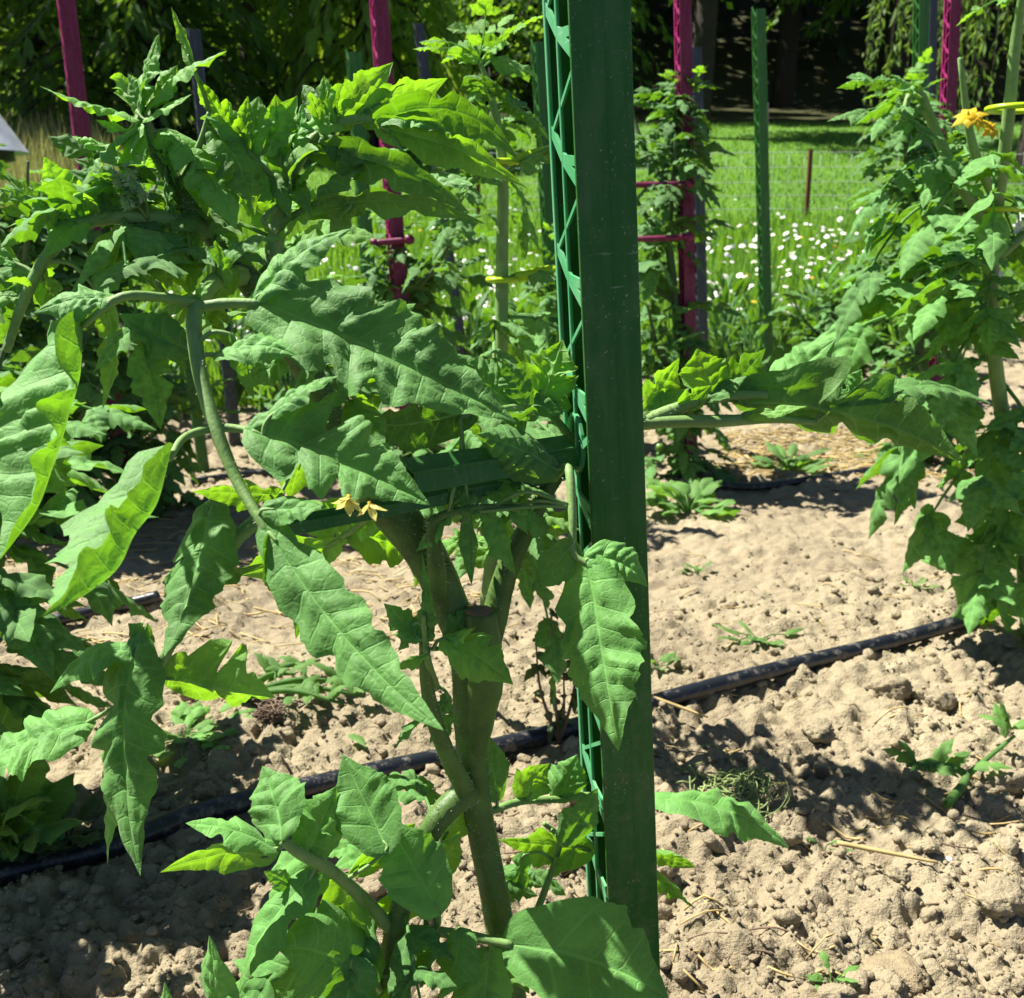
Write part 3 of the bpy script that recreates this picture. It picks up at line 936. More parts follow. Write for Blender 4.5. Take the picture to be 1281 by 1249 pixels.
# F: leaves around the support arms and beside the stake
compound([([(722, 560, .73), (690, 520, .72), (655, 510, .70), (610, 515, .68), (575, 522, .67)], [6, 5, 5, 4, 3]),
          ([(690, 602, .705), (702, 588, .69), (712, 590, .675), (716, 640, .66), (718, 690, .65), (735, 706, .645)], [7, 6, 6, 6, 5, 4])],
         [((590, 512, .67), (432, 525, .64), 40, (-0.05, 0.6, -0.8), dict(bend=(0, 14, 0), fold=.45, lobes=5)),
          ((640, 508, .70), (560, 440, .70), 32, (-0.4, 0.5, 0.75), dict(lobes=4)),
          ((660, 508, .70), (628, 448, .70), 22, UPF, dict(lobes=4)),
          ((678, 505, .71), (704, 425, .72), 36, (0.1, 0.5, -0.85), dict(lobes=4, mat='leaf_young')),
          ((660, 512, .70), (720, 470, .75), 34, (0.2, 0.5, 0.8), dict(lobes=4)),
          ((668, 515, .69), (600, 560, .68), 22, UNDER, dict(lobes=4)),
          ((697, 588, .68), (596, 544, .655), 40, (0.15, 0.35, 0.9), dict(bend=(0, -4, 0), fold=.12, lobes=5, depth=.08)),
          ((735, 706, .645), (774, 940, .575), 58, (-0.55, 0.42, 0.72), dict(bend=(0, 0, 0), fold=.12, curl=-.3, lobes=6, depth=.16, quilt=.17)),
          ((718, 680, .65), (668, 738, .645), 26, (0.2, 0.4, -0.85), dict(lobes=3, depth=.15)),
          ((735, 700, .645), (810, 735, .64), 30, (-0.3, 0.5, 0.8), dict(bend=(4, -14, 0), lobes=4, depth=.2)),
          ((585, 640, .66), (590, 732, .65), 15, (0.7, 0.1, 0.6), dict(lobes=3, depth=.1)),
          ((610, 640, .665), (645, 720, .67), 24, (0.5, 0.3, 0.75), dict(lobes=4)),
          ((640, 640, .67), (690, 660, .70), 26, (0.3, 0.5, 0.7), dict(lobes=4)),
          ((560, 645, .655), (520, 690, .66), 20, UPF, dict(lobes=4)),
          ((600, 640, .66), (560, 610, .66), 20, UPF, dict(lobes=4))])

# H: the leaf reaching out to the right behind the stake
compound([([(800, 530, .785), (845, 512, .79), (895, 497, .79), (960, 494, .79)], [9, 8, 7, 5]),
          ([(800, 530, .785), (850, 527, .785), (900, 527, .785), (965, 524, .79), (1020, 528, .79)], [9, 8, 8, 6, 4])],
         [((935, 505, .79), (1205, 578, .76), 68, (-0.05, 0.60, -0.78), dict(bend=(12, -16, 0), fold=.55, curl=.1, lobes=5, depth=.36)),
          ((1050, 505, .79), (1242, 506, .80), 34, (-0.15, 0.85, 0.45), dict(bend=(0, -22, 0), lobes=5, depth=.25)),
          ((892, 496, .79), (872, 436, .79), 34, (0.1, 0.35, -0.9), dict(lobes=3, depth=.15, mat='leaf_young')),
          ((905, 495, .79), (958, 436, .80), 30, (0.1, 0.5, -0.8), dict(lobes=4)),
          ((880, 500, .79), (935, 470, .78), 20, UPF, dict(lobes=3)),
          ((960, 492, .80), (1046, 424, .81), 36, (-0.3, 0.4, 0.85), dict(lobes=4, depth=.2)),
          ((808, 520, .80), (850, 448, .81), 26, (0.1, 0.5, -0.8), dict(lobes=4, mat='leaf_young')),
          ((815, 520, .80), (862, 486, .80), 24, (0.2, 0.4, 0.8), dict(lobes=4)),
          ((848, 512, .79), (890, 482, .78), 16, (0.1, 0.5, -0.8), dict(lobes=3, mat='leaf_young')),
          ((1060, 500, .79), (1078, 462, .80), 18, (0.2, 0.3, 0.9), dict(lobes=3)),
          ((930, 520, .785), (1010, 508, .77), 14, UPF, dict(lobes=4, mat='leaf_young'))])

# I: lower leaves
compound([([(492, 1165, .645), (455, 1125, .63), (415, 1090, .615), (375, 1068, .60), (352, 1052, .595)], [9, 9, 8, 7, 5]),
          ([(490, 1165, .645), (540, 1165, .64), (590, 1172, .64), (640, 1182, .635)], [8, 7, 7, 5]),
          ([(485, 1250, .64), (470, 1230, .63), (455, 1220, .62)], [6, 5, 4])],
         [((352, 1050, .595), (328, 958, .635), 44, (-0.5, 0.35, 0.8), dict(lobes=3, depth=.2, bend=(4, 0, 0))),
          ((345, 1062, .595), (232, 1030, .585), 32, (-0.2, 0.85, 0.4), dict(lobes=3, quilt=.06, ruffle=.06, bend=(0, -8, 0), fold=.4)),
          ((338, 1072, .595), (200, 1092, .58), 34, (-0.1, 0.55, -0.8), dict(lobes=3, quilt=.06, ruffle=.06, bend=(0, -12, 0), fold=.35, mat='leaf_young')),
          ((384, 1072, .605), (421, 984, .65), 38, (0.35, 0.1, 0.9), dict(lobes=3, depth=.06)),
          ((484, 1062, .625), (428, 944, .665), 46, (-0.1, 0.3, 0.95), dict(lobes=3, quilt=.06, ruffle=.06, depth=.06, curl=-.3)),
          ((548, 1138, .63), (480, 1020, .65), 46, (0.1, 0.45, 0.9), dict(lobes=3, quilt=.06, ruffle=.06, depth=.08, curl=-.3)),
          ((388, 1100, .605), (298, 1246, .57), 42, (-0.5, 0.5, 0.7), dict(lobes=3, quilt=.06, ruffle=.06, depth=.18, bend=(-14, -6, 0))),
          ((466, 1226, .62), (350, 1190, .58), 62, (-0.25, 0.5, 0.82), dict(lobes=3, quilt=.06, ruffle=.06, depth=.15, bend=(-6, -16, 0))),
          ((280, 1300, .56), (262, 1170, .565), 34, (-0.5, 0.3, 0.8), dict(lobes=3, depth=.1)),
          ((212, 1300, .56), (206, 1228, .565), 16, (-0.5, 0.3, 0.8), dict(lobes=3, depth=.1)),
          ((492, 1220, .63), (560, 1190, .615), 34, (0.0, 0.7, 0.7), dict(lobes=3, quilt=.06, ruffle=.06, depth=.1, bend=(0, -10, 0))),
          ((576, 1165, .63), (546, 1252, .60), 32, (-0.4, 0.55, 0.72), dict(lobes=3, quilt=.06, ruffle=.06, depth=.15, bend=(8, 0, 0))),
          ((640, 1182, .635), (838, 1252, .60), 74, (0.3, 0.42, 0.85), dict(lobes=3, quilt=.06, ruffle=.06, depth=.14, bend=(10, -12, 0), curl=-.3)),
          ((612, 1190, .64), (602, 1300, .62), 42, (0.3, 0.3, 0.9), dict(lobes=3, quilt=.06, ruffle=.06, depth=.12)),
          ((425, 1100, .63), (452, 1200, .63), 38, (0.2, 0.3, -0.9), dict(lobes=3, quilt=.06, ruffle=.06, depth=.12, mat='leaf_young')),
          ((440, 1090, .64), (520, 1030, .67), 30, (0.1, 0.5, -0.8), dict(lobes=3, quilt=.06, ruffle=.06, depth=.12, mat='leaf_young')),
          ((400, 1080, .62), (330, 1160, .62), 36, (0.1, 0.4, 0.9), dict(lobes=3, quilt=.06, ruffle=.06, depth=.12)),
          ((470, 1150, .65), (560, 1090, .67), 32, (0.1, 0.5, -0.8), dict(lobes=3, quilt=.06, ruffle=.06, depth=.12, mat='leaf_young')),
          ((370, 1110, .61), (330, 1090, .60), 14, UPF, dict(lobes=3)),
          ((380, 1200, .62), (330, 1290, .60), 50, (0.2, 0.4, 0.9), dict(lobes=3, quilt=.06, ruffle=.06, depth=.12)),
          ((440, 1200, .61), (430, 1300, .59), 50, (0.1, 0.5, 0.85), dict(lobes=3, quilt=.06, ruffle=.06, depth=.12)),
          ((555, 1050, .68), (600, 985, .70), 24, (0.2, 0.5, -0.8), dict(lobes=3, quilt=.06, ruffle=.06, depth=.12, mat='leaf_young')),
          ((540, 1100, .67), (575, 1040, .68), 22, (0.2, 0.3, -0.9), dict(lobes=3, depth=.12, mat='leaf_young'))])

# J: small leaves low beside the stake, right and left of it
compound([([(612, 1016, .70), (650, 1003, .715), (700, 1000, .73), (735, 996, .735), (790, 1005, .76), (815, 1018, .77)], [5, 5, 5, 5, 5, 4]),
          ([(672, 1140, .71), (690, 1090, .72), (700, 1050, .725), (680, 1030, .72)], [5, 4, 4, 3])],
         [((660, 1000, .715), (688, 955, .72), 26, (0.2, 0.6, -0.7), dict(lobes=3, depth=.15, mat='leaf_young', bend=(-8, 0, 0))),
          ((700, 1002, .73), (722, 944, .735), 26, (0.1, 0.2, 0.9), dict(lobes=3, depth=.08)),
          ((706, 1056, .70), (748, 986, .68), 26, (0.2, 0.4, 0.85), dict(lobes=3, depth=.08)),
          ((738, 1065, .725), (622, 1050, .73), 34, (0.0, 0.45, -0.85), dict(lobes=4, depth=.15, mat='leaf_young')),
          ((622, 1000, .70), (612, 920, .70), 24, (0.3, 0.2, 0.9), dict(lobes=3, depth=.1)),
          ((815, 1000, .77), (988, 1062, .76), 40, (0.1, 0.7, 0.25), dict(bend=(10, -16, 0), fold=.35, lobes=5, depth=.2)),
          ((800, 1060, .78), (870, 1085, .79), 22, UNDER, dict(lobes=3, mat='leaf_young')),
          ((800, 1085, .78), (872, 1138, .77), 28, (0.1, 0.7, -0.5), dict(lobes=4)),
          ((655, 1070, .72), (640, 1130, .71), 18, (0.3, 0.3, 0.8), dict(lobes=3)),
          ((690, 1095, .72), (720, 1060, .72), 14, UNDER, dict(lobes=3, mat='leaf_young'))], nh=40)

# K: young shoot at the cut stem
compound([([(545, 860, .66), (536, 830, .64), (532, 800, .635), (530, 770, .63)], [6, 5, 4, 3]),
          ([(560, 810, .655), (545, 812, .64), (535, 812, .635)], [3, 3, 2])],
         [((556, 800, .635), (642, 857, .61), 34, (-0.3, 0.62, 0.72), dict(bend=(0, -6, 0), lobes=4, depth=.25, mat='leaf_young')),
          ((555, 812, .64), (595, 785, .62), 18, (-0.3, 0.7, 0.7), dict(lobes=3, mat='leaf_young')),
          ((535, 820, .63), (490, 838, .62), 14, (-0.2, 0.8, 0.5), dict(lobes=3, mat='leaf_young')),
          ((535, 800, .635), (532, 745, .63), 16, (-0.4, 0.2, 0.9), dict(lobes=3)),
          ((525, 800, .635), (480, 755, .65), 20, (-0.2, 0.6, 0.7), dict(lobes=4)),
          ((520, 780, .64), (498, 815, .64), 14, UPF, dict(lobes=3)),
          ((540, 790, .64), (528, 690, .65), 10, (0.6, 0.1, 0.6), dict(lobes=3)),
          ((560, 870, .66), (545, 905, .66), 12, (0.3, 0.2, 0.8), dict(lobes=3)),
          ((560, 800, .66), (590, 760, .67), 18, (0.4, 0.4, 0.8), dict(lobes=3))], nh=60)
# L: leaves behind the main stem filling the middle
compound([([(470, 640, .69), (440, 665, .72), (400, 690, .74)], [5, 4, 3]),
          ([(390, 470, .67), (420, 430, .69), (450, 420, .70)], [5, 4, 3])],
         [((470, 640, .70), (360, 660, .74), 40, (0.1, 0.5, -0.8), dict(lobes=5, mat='leaf_young')),
          ((440, 665, .72), (535, 690, .74), 34, (0.0, 0.5, -0.8), dict(lobes=4, mat='leaf_young')),
          ((420, 680, .73), (300, 720, .74), 34, (-0.1, 0.5, -0.8), dict(lobes=5, mat='leaf_young')),
          ((400, 690, .74), (370, 800, .76), 24, (0.2, 0.3, 0.9), dict(lobes=4)),
          ((350, 620, .62), (240, 615, .60), 26, (0.1, 0.6, -0.75), dict(lobes=4, mat='leaf_young')),
          ((430, 430, .69), (520, 500, .69), 36, (0.1, 0.5, 0.8), dict(lobes=5)),
          ((380, 440, .67), (300, 480, .68), 26, (-0.1, 0.5, 0.8), dict(lobes=4)),
          ((450, 420, .70), (520, 380, .70), 30, UPF, dict(lobes=4))], nh=0)


def star_flower(loc_px, n, ln_px, facing, mat, parent, root, droop=0.3, seed=1):
    rg = np.random.default_rng(seed)
    c = at(*loc_px)
    d = depth_at(loc_px[1], loc_px[2])
    ln = ln_px / F_PX * d
    nf = vw(facing)
    a = unit(np.cross(nf, np.array((0.3, 0.2, 0.9))))
    b = np.cross(nf, a)
    f = None
    geos = [tube([c - nf * ln * 0.1, c + nf * ln * 0.4], [ln * 0.12, ln * 0.05], 6, 2)]
    V, F, uv = cat_geo(geos)
    f = ob('flower', mesh('flower', V - np.array(root.location), F, M['petal_yellow'], uv), parent)
    for k in range(n):
        th = 2 * PI * k / n + rg.uniform(-.15, .15)
        dr = a * math.cos(th) + b * math.sin(th)
        tip = c + dr * ln * rg.uniform(0.8, 1.1) - nf * ln * droop * rg.uniform(.5, 1.4)
        V, F, uv = leaf_geo(c, (c + tip) / 2 + nf * ln * 0.12, tip, nf, ln * 0.27, lobes=1, depth=0, nu=6, nv=2, ruffle=.1, quilt=.05, seed=seed * 50 + k)
        ob('petal', mesh('petal', V - np.array(root.location), F, M[mat], uv), f)
    return f


star_flower((436, 622, .485), 6, 24, (-0.1, -0.8, 0.5), 'petal_pale', plant, plant, -0.6, 3)
star_flower((462, 630, .485), 5, 20, (0.2, -0.8, 0.4), 'petal_pale', plant, plant, -0.7, 4)

# flower buds by the growing tip
for k, (bx, by) in enumerate(((152, 235), (168, 225), (182, 252), (162, 262), (172, 242))):
    p = at(bx, by, .60)
    q = at(185, 275, .615)
    V, F, uv = cat_geo([tube([q, (p + q) / 2 + np.array((0, 0, .004)), p], [.0011, .0009, .0009], 6, 4), tube([p, p + np.array((-.002, 0, .004)), p + np.array((-.003, 0, .009))], [.0012, .0026, .0008], 7, 4)])
    bud = ob('flower_bud', mesh('flower_bud', V - RL, F, M['stem_pale'], uv), plant)
    hairs([p, p + np.array((-.003, 0, .009))], [.002, .002], 90, .003, k, plant, bud)


# ------------------------------------------------------------------ stakes
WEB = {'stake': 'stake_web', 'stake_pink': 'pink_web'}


def stake(name, foot, top, w, dep, yaw, mat, label, group, fine=True, lean=(0, 0)):
    """plastic garden stake: solid face and right wall, open latticed left side with three rails"""
    h = top - foot[2] + 0.12
    root = thing(name, foot, label, 'garden stake', group)
    root.rotation_euler = (lean[1], lean[0], yaw)
    t = 0.055 * w
    face = ob('face_plate', mesh('face_plate', *box((0, 0, h / 2 - 0.12), (w, t * 1.6, h)), M[mat], smooth=False), root)
    bevel_obj(face, t * 0.5)
    wall = ob('side_wall', mesh('side_wall', *box((w / 2 - t / 2 - 0.0003, dep / 2 + t * 0.8, h / 2 - 0.12), (t, dep, h - 0.001)), M[mat], smooth=False), root)
    x = -w / 2 + t * 0.75
    back = ob('back_plate', mesh('back_plate', *box((t * 0.4, dep + t * 0.9, h / 2 - 0.12), (w - t * 2.4, t * 0.7, h - 0.006)), M[mat], smooth=False), root)
    ridge = ob('face_ridge', mesh('face_ridge', *box((w * 0.06, -t * 0.8, h / 2 - 0.12), (t * 0.3, t * 0.12, h)), M[mat], smooth=False), root)
    y0, y1, y2 = 0.0, dep * 0.55, dep
    rail = [box((x, y1, h / 2 - 0.12), (t * 1.1, t * 1.6, h - 0.002)), box((x - t * 0.2, y2, h / 2 - 0.12), (t * 1.3, t * 2.2, h - 0.004))]
    for rb in rail:
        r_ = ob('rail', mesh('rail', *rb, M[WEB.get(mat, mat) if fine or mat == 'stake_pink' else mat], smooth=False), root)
        bevel_obj(r_, t * 0.25, 1)
    per = 0.072 * w / 0.04
    zt = h - 0.12
    geos = []

    def strut(ya, za, yb, zb, th, wd):
        a, b = np.array((0, ya, za)), np.array((0, yb, zb))
        dv = b - a
        L = np.linalg.norm(dv)
        ang = math.atan2(dv[2], dv[1])
        Rm = np.array(Matrix.Rotation(ang, 3, 'X'))
        return box((x, (ya + yb) / 2, (za + zb) / 2), (wd, L, th), Rm)
    k = 0
    z = zt - 0.01
    while z > -0.02:
        if k % 12 == 1 and fine:
            th = np.linspace(0, 2 * PI, 17)
            ring = [(x, dep * 0.58 + dep * 0.30 * math.cos(q), z + dep * 0.36 * math.sin(q)) for q in th]
            geos.append(tube(ring, [t * 0.9] * 17, 6, 1, smooth=False)[:2])
            geos.append(strut(y0, z + dep * .15, dep * 0.3, z, t * 2.4, t * 0.9))
        elif k % 2 == 0:
            geos.append(strut(y1, z, y2, z + 0.020 * w / .04, t * 3.0, t * 1.05))
            geos.append(strut(y0, z - 0.016 * w / .04, y1, z, t * 3.6, t * 1.0))
            if fine:
                geos.append(strut(y0, z - 0.004 * w / .04, y1, z - 0.001, t * 2.8, t * 0.95))
        else:
            geos.append(strut(y0, z + 0.012 * w / .04, y2, z - 0.022 * w / .04, t * 1.3, t * 0.8))
        z -= per * 0.53
        k += 1
    for V, F in geos:
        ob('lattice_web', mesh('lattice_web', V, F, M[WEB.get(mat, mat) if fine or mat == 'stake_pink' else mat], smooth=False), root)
    return root


# the stake in front: plane y = 0.70
D0 = 0.70
p_top, p_bot = at(745, 0, D0), at(796, 1249, D0)
sl = (p_bot[0] - p_top[0]) / (p_top[2] - p_bot[2])
fz = float(ground_z(0.09, 0.70))
foot = np.array((p_bot[0] + sl * (p_bot[2] - fz), D0, fz))
st = stake('garden_stake', foot, 1.02, 0.0400, 0.056, R(13), 'stake', 'wide dark green plastic stake with latticed side in the foreground', 'garden stakes', True, lean=(-sl, 0))
# two support arms clipped to it
def arm(p0, p1, hgt, name):
    A, B = at(*p0), at(*p1)
    Mw = st.matrix_world.copy()
    ax = unit(B - A)
    L = np.linalg.norm(B - A)
    up = np.array((0, 0.25, 1.0))
    up = unit(up - ax * up.dot(ax))
    sd = np.cross(ax, up)
    Rm = np.stack([ax, sd, up], 1)
    c = (A + B) / 2
    if sd[1] > 0:
        sd = -sd
        Rm = np.stack([ax, sd, np.cross(ax, sd)], 1)
        up = Rm[:, 2]
        if up[2] < 0:
            up = -up
    th = R(48)
    s2, u2 = math.cos(th) * sd - math.sin(th) * up, math.cos(th) * up + math.sin(th) * sd
    R2 = np.stack([ax, s2, u2], 1)
    g1 = box(c + up * hgt * 0.28 - sd * 0.001, (L, hgt * 0.62, 0.0020), R2)                       # sloping top strip
    g2 = box(c + sd * hgt * 0.22 - up * hgt * 0.30, (L * 0.985, 0.0022, hgt * 0.62), Rm)          # upright lower face
    g3 = box(c + sd * hgt * 0.27 + up * hgt * 0.04, (L * 0.992, 0.0030, 0.0026), Rm)              # bead between them
    g4 = box(c - sd * hgt * 0.25 - up * hgt * 0.05, (L * 0.98, 0.0020, hgt * 0.9), Rm)            # back
    V, F, _ = cat_geo([g1, g2, g3, g4] + ([box(A - ax * 0.001 + up * hgt * 0.12 + sd * 0.006, (0.007, 0.004, 0.006), Rm), box(B + ax * 0.006, (0.014, 0.016, hgt * 1.25), Rm)] if hgt > .02 else []))
    inv = np.array(stM.inverted())
    V = V @ inv[:3, :3].T + inv[:3, 3]
    o = ob(name, mesh(name, V, F, M['stake'], smooth=False), st)
    bevel_obj(o, 0.0006, 1)


bpy.context.view_layer.update()
stM = st.matrix_world.copy()
arm((512, 594, .625), (716, 562, .708), 0.0195, 'support_arm')
arm((352, 660, .60), (716, 588, .715), 0.010, 'support_arm')

# ---- stakes further back
far = [  # pixel top x,y ; pixel foot x,y (where it meets the ground or on its line) ; D ; width ; material ; yaw ; label
    (80, -40, 150, 560, 2.45, .035, 'stake_pink', 12, 'magenta plastic stake farthest left, rising from the dark left plant'),
    (470, -60, 522, 650, 2.55, .035, 'stake_pink', 10, 'magenta plastic stake rising behind the front plant leaf'),
    (852, -30, 866, 600, 2.85, .035, 'stake_pink', 4, 'magenta plastic stake just right of the green front stake'),
    (1192, -40, 1172, 520, 3.20, .035, 'stake_pink', 0, 'magenta plastic stake at right beside the willow boughs'),
    (946, 12, 962, 470, 4.60, .044, 'stake', 3, 'slim green stake standing alone before the lawn'),
    (1150, -30, 1148, 460, 4.0, .042, 'stake', 0, 'green stake behind the bushy plant at right'),
    (443, 66, 470, 460, 4.2, .050, 'stake', 6, 'short green stake top left of a magenta stake behind leaves'),
    (675, 54, 700, 470, 3.4, .044, 'stake', 6, 'green stake half hidden by the wide front stake'),
    (236, 440, 258, 600, 3.0, .030, 'stake', 8, 'dark green stake low behind the drooping front leaf'),
    (1162, -20, 1158, 440, 4.8, .040, 'stake_grey', 2, 'slate grey stake next to the green one at right'),
    (522, 30, 580, 440, 4.6, .036, 'stake_grey', 6, 'slate grey stake between magenta stake and slender plant'),
    (868, 60, 878, 380, 4.4, .045, 'stake_grey', 3, 'slate grey stake hidden behind the magenta stake by the front one'),
    (244, 38, 300, 600, 3.4, .036, 'stake_grey', 8, 'slate grey stake behind the growing tip of the front plant')]
for (tx, ty, fx, fy, D, w, mt, yaw, lab) in far:
    a, b_ = at(tx, ty, D), at(fx, fy, D)
    s_ = (b_[0] - a[0]) / (a[2] - b_[2])
    x0 = b_[0] + s_ * b_[2]
    z0 = float(ground_z(x0, D))
    stake('garden_stake', np.array((x0, D, z0)), a[2], w, w * 0.75, R(yaw + 16), mt, lab, 'garden stakes', False, lean=(-s_, 0))

# magenta cross arms on the stake right of the front one, and on the others
for (xa, ya, xb, yb, D, lab) in ((786, 232, 862, 230, 2.70, 'upper magenta arm crossing right of the front stake'), (786, 300, 862, 297, 2.70, 'lower magenta arm crossing right of the front stake'),
                                 (470, 304, 512, 300, 2.52, 'magenta arm on the stake behind the front plant'), (1140, 262, 1186, 258, 3.18, 'magenta arm on the stake at far right')):
    A, B = at(xa, ya, D), at(xb, yb, D)
    V, F, uv = cat_geo([tube([A, (A + B) / 2, B], [.0075] * 3, 8, 4), tube([B + np.array((0, -.012, 0)), B + np.array((0, .02, 0))], [.012, .012], 8, 2), tube([A, A + np.array((-.012, .0, .004))], [.010, .006], 8, 2)])
    o = ob('cross_arm', mesh('cross_arm', V, F, M['stake_pink'], uv))
    tag(o, lab, 'support arm', 'magenta support arms')


# ------------------------------------------------------------------ tomato plants further back
def leaf_variant(seed, pairs=3, nu=12, nv=2, mat='leaf_far', droop=0.35, lob=4):
    """compound tomato leaf along +y, unit length, stalk and leaflets in one mesh"""
    rg = np.random.default_rng(seed)
    t = np.linspace(0, 1, 5)
    ra = np.stack([0.05 * np.sin(t * 3 + rg.uniform(0, 6)), t * (1 - 0.12 * droop), 0.12 * t - droop * t ** 2], -1)
    sp_ = spline(ra, 6)
    geos = [tube(ra, [.017, .015, .013, .01, .006], 5, 3)]

    def pt(f):
        return sp_[min(len(sp_) - 1, int(f * (len(sp_) - 1)))]
    for k in range(pairs):
        f = 0.28 + 0.56 * k / max(1, pairs - 1) + rg.uniform(-.04, .04)
        big_ = 0.40 if k % 2 == 0 else 0.30
        for s in (-1, 1):
            A = pt(f)
            d = unit(np.array((s * 1.0, 0.55 + rg.uniform(-.2, .2), rg.uniform(-.55, .15))))
            Ln = big_ * rg.uniform(0.8, 1.15)
            B = A + d * Ln + np.array((0, 0, -droop * Ln * 0.6))
            geos.append(leaf_geo(A, (A + B) / 2 + np.array((0, 0, .05 * Ln)), B, unit(np.array((rg.uniform(-.4, .4), rg.uniform(-.3, .2), 1))), Ln * 0.36, nu=nu, nv=nv, lobes=lob,
                                 depth=.34, seed=seed * 31 + k * 2 + (s > 0), fold=rg.uniform(.1, .6), curl=rg.uniform(-1.3, -.3), ruffle=.16))
    A = pt(.92)
    B = A + unit(sp_[-1] - sp_[-4]) * 0.46 + np.array((0, 0, -.1 * droop))
    geos.append(leaf_geo(A, (A + B) / 2 + np.array((0, 0, .03)), B, np.array((0, 0.1, 1.0)), .14, nu=nu + 2, nv=nv, lobes=lob + 1, depth=.34, seed=seed * 77, fold=rg.uniform(.1, .6)))
    V, F, uv = cat_geo(geos)
    return mesh('tomato_leaf', V, F, M[mat], uv)


VAR = [leaf_variant(100 + k, 3, mat='leaf_far', droop=(0.15, 0.4, 0.6, 0.8, 1.0, .5)[k % 6]) for k in range(12)]
VAR_Y = [leaf_variant(200 + k, 2, mat='leaf_young', droop=(.2, .5, .3, .6)[k % 4]) for k in range(5)]
VAR_NY = [leaf_variant(400 + k, 3, nu=24, nv=4, mat='leaf_young', droop=(.2, .5, .7, .4)[k % 4], lob=3) for k in range(4)]
VAR_N = [leaf_variant(300 + k, 3, nu=26, nv=4, mat='leaf', droop=(.3, .6, .9, .5)[k % 4], lob=3) for k in range(8)]


def leaf_obj(root, name, me, loc, az, el, size, roll=0.0):
    o = bpy.data.objects.new(name, me)
    C.objects.link(o)
    o.parent = root
    Mx = Matrix.Rotation(az, 3, 'Z') @ Matrix.Rotation(el, 3, 'X') @ Matrix.Rotation(roll, 3, 'Y')
    o.matrix_local = Matrix.Translation(Vector(tuple(loc)) - root.location) @ (Mx * size).to_4x4()
    return o


# smaller leaves all along the front plant
rg = np.random.default_rng(19)
for (lx, ly, D, az, el, s_) in [
        (225, 240, .636, 130, 10, .085), (240, 262, .638, 20, 30, .08), (262, 290, .64, 100, 40, .08), (290, 325, .643, 160, 10, .085), (310, 350, .645, -40, 35, .085),
        (345, 400, .65, 60, 10, .09), (380, 455, .655, 200, 15, .09), (400, 500, .66, -60, 20, .10), (430, 550, .665, 30, 0, .10), (470, 610, .67, -80, 10, .09), (345, 300, .65, 110, 20, .085),
        (352, 255, .65, 30, 40, .085), 
        (140, 272, .61, 20, 60, .06), (100, 283, .605, 130, 40, .06), (70, 310, .60, 60, 50, .065), (35, 365, .596, 100, -20, .08), (160, 273, .612, 200, -10, .085), (120, 276, .608, -60, -20, .08),
        (720, 565, .73, 30, 20, .10), (662, 655, .70, -20, 0, .08), (640, 700, .695, 60, 30, .06), (498, 1150, .645, 120, 20, .10), (520, 1080, .655, 60, 10, .10),
        (484, 1230, .64, 160, 10, .10), (500, 1140, .645, 190, 0, .09), (548, 1025, .665, 20, 20, .08), (588, 900, .685, 60, 0, .06), (620, 1130, .69, -30, 10, .08), (630, 1190, .69, 150, 20, .09)]:
    leaf_obj(plant, 'leaf', (VAR_N + VAR_NY)[rg.integers(12)], at(lx, ly, D), R(az), R(el), s_, rg.uniform(-.5, .5))


# small curled young leaflets crowding the crown
rg = np.random.default_rng(23)
crown = [spline(np.array(q, float), 8) for q in (
    [(268, 292, .64), (195, 272, .62), (100, 283, .605), (30, 375, .595)], [(262, 290, .64), (222, 238, .635), (192, 182, .63), (178, 150, .625)],
    [(338, 350, .65), (352, 255, .65), (368, 208, .65), (400, 168, .65), (440, 150, .65)], [(243, 385, .56), (292, 345, .60), (330, 330, .64)],
    [(355, 235, .65), (325, 205, .645), (303, 182, .64)])]
for k in range(62):
    c_ = crown[(0, 1, 2, 1, 2, 0, 3, 4)[k % 8]]
    q = c_[rg.integers(len(c_))]
    a = rg.uniform(0, 2 * PI)
    L = rg.uniform(34, 78)
    dd = rg.uniform(-.03, .03)
    tip = (q[0] + L * math.cos(a), q[1] + L * math.sin(a) * .9 + (10 if math.sin(a) > 0 else -4), q[2] + dd)
    nx = (rg.uniform(-.6, .3), rg.uniform(.2, .8), rg.choice([-.6, .7, .8]))
    px_leaf(plant, plant, tuple(q), tip, L * rg.uniform(.24, .36), nx, bend=(0, -L * rg.uniform(.05, .25), 0), mat='leaf_young' if k % 3 else 'leaf',
            lobes=3, fold=rg.uniform(.15, .7), curl=rg.uniform(-1.6, -.4), nu=26, nv=5, twist=rg.uniform(-.9, .9), depth=.3)
e_ = [at(601, 766, .668), at(601, 762.5, .668)]
V, F, uv = tube(e_, [.0100, .0090], 14, 2, smooth=False, bump=.08)
ob('cut_end', mesh('cut_end', V - RL, F, M['twig'], uv), plant)

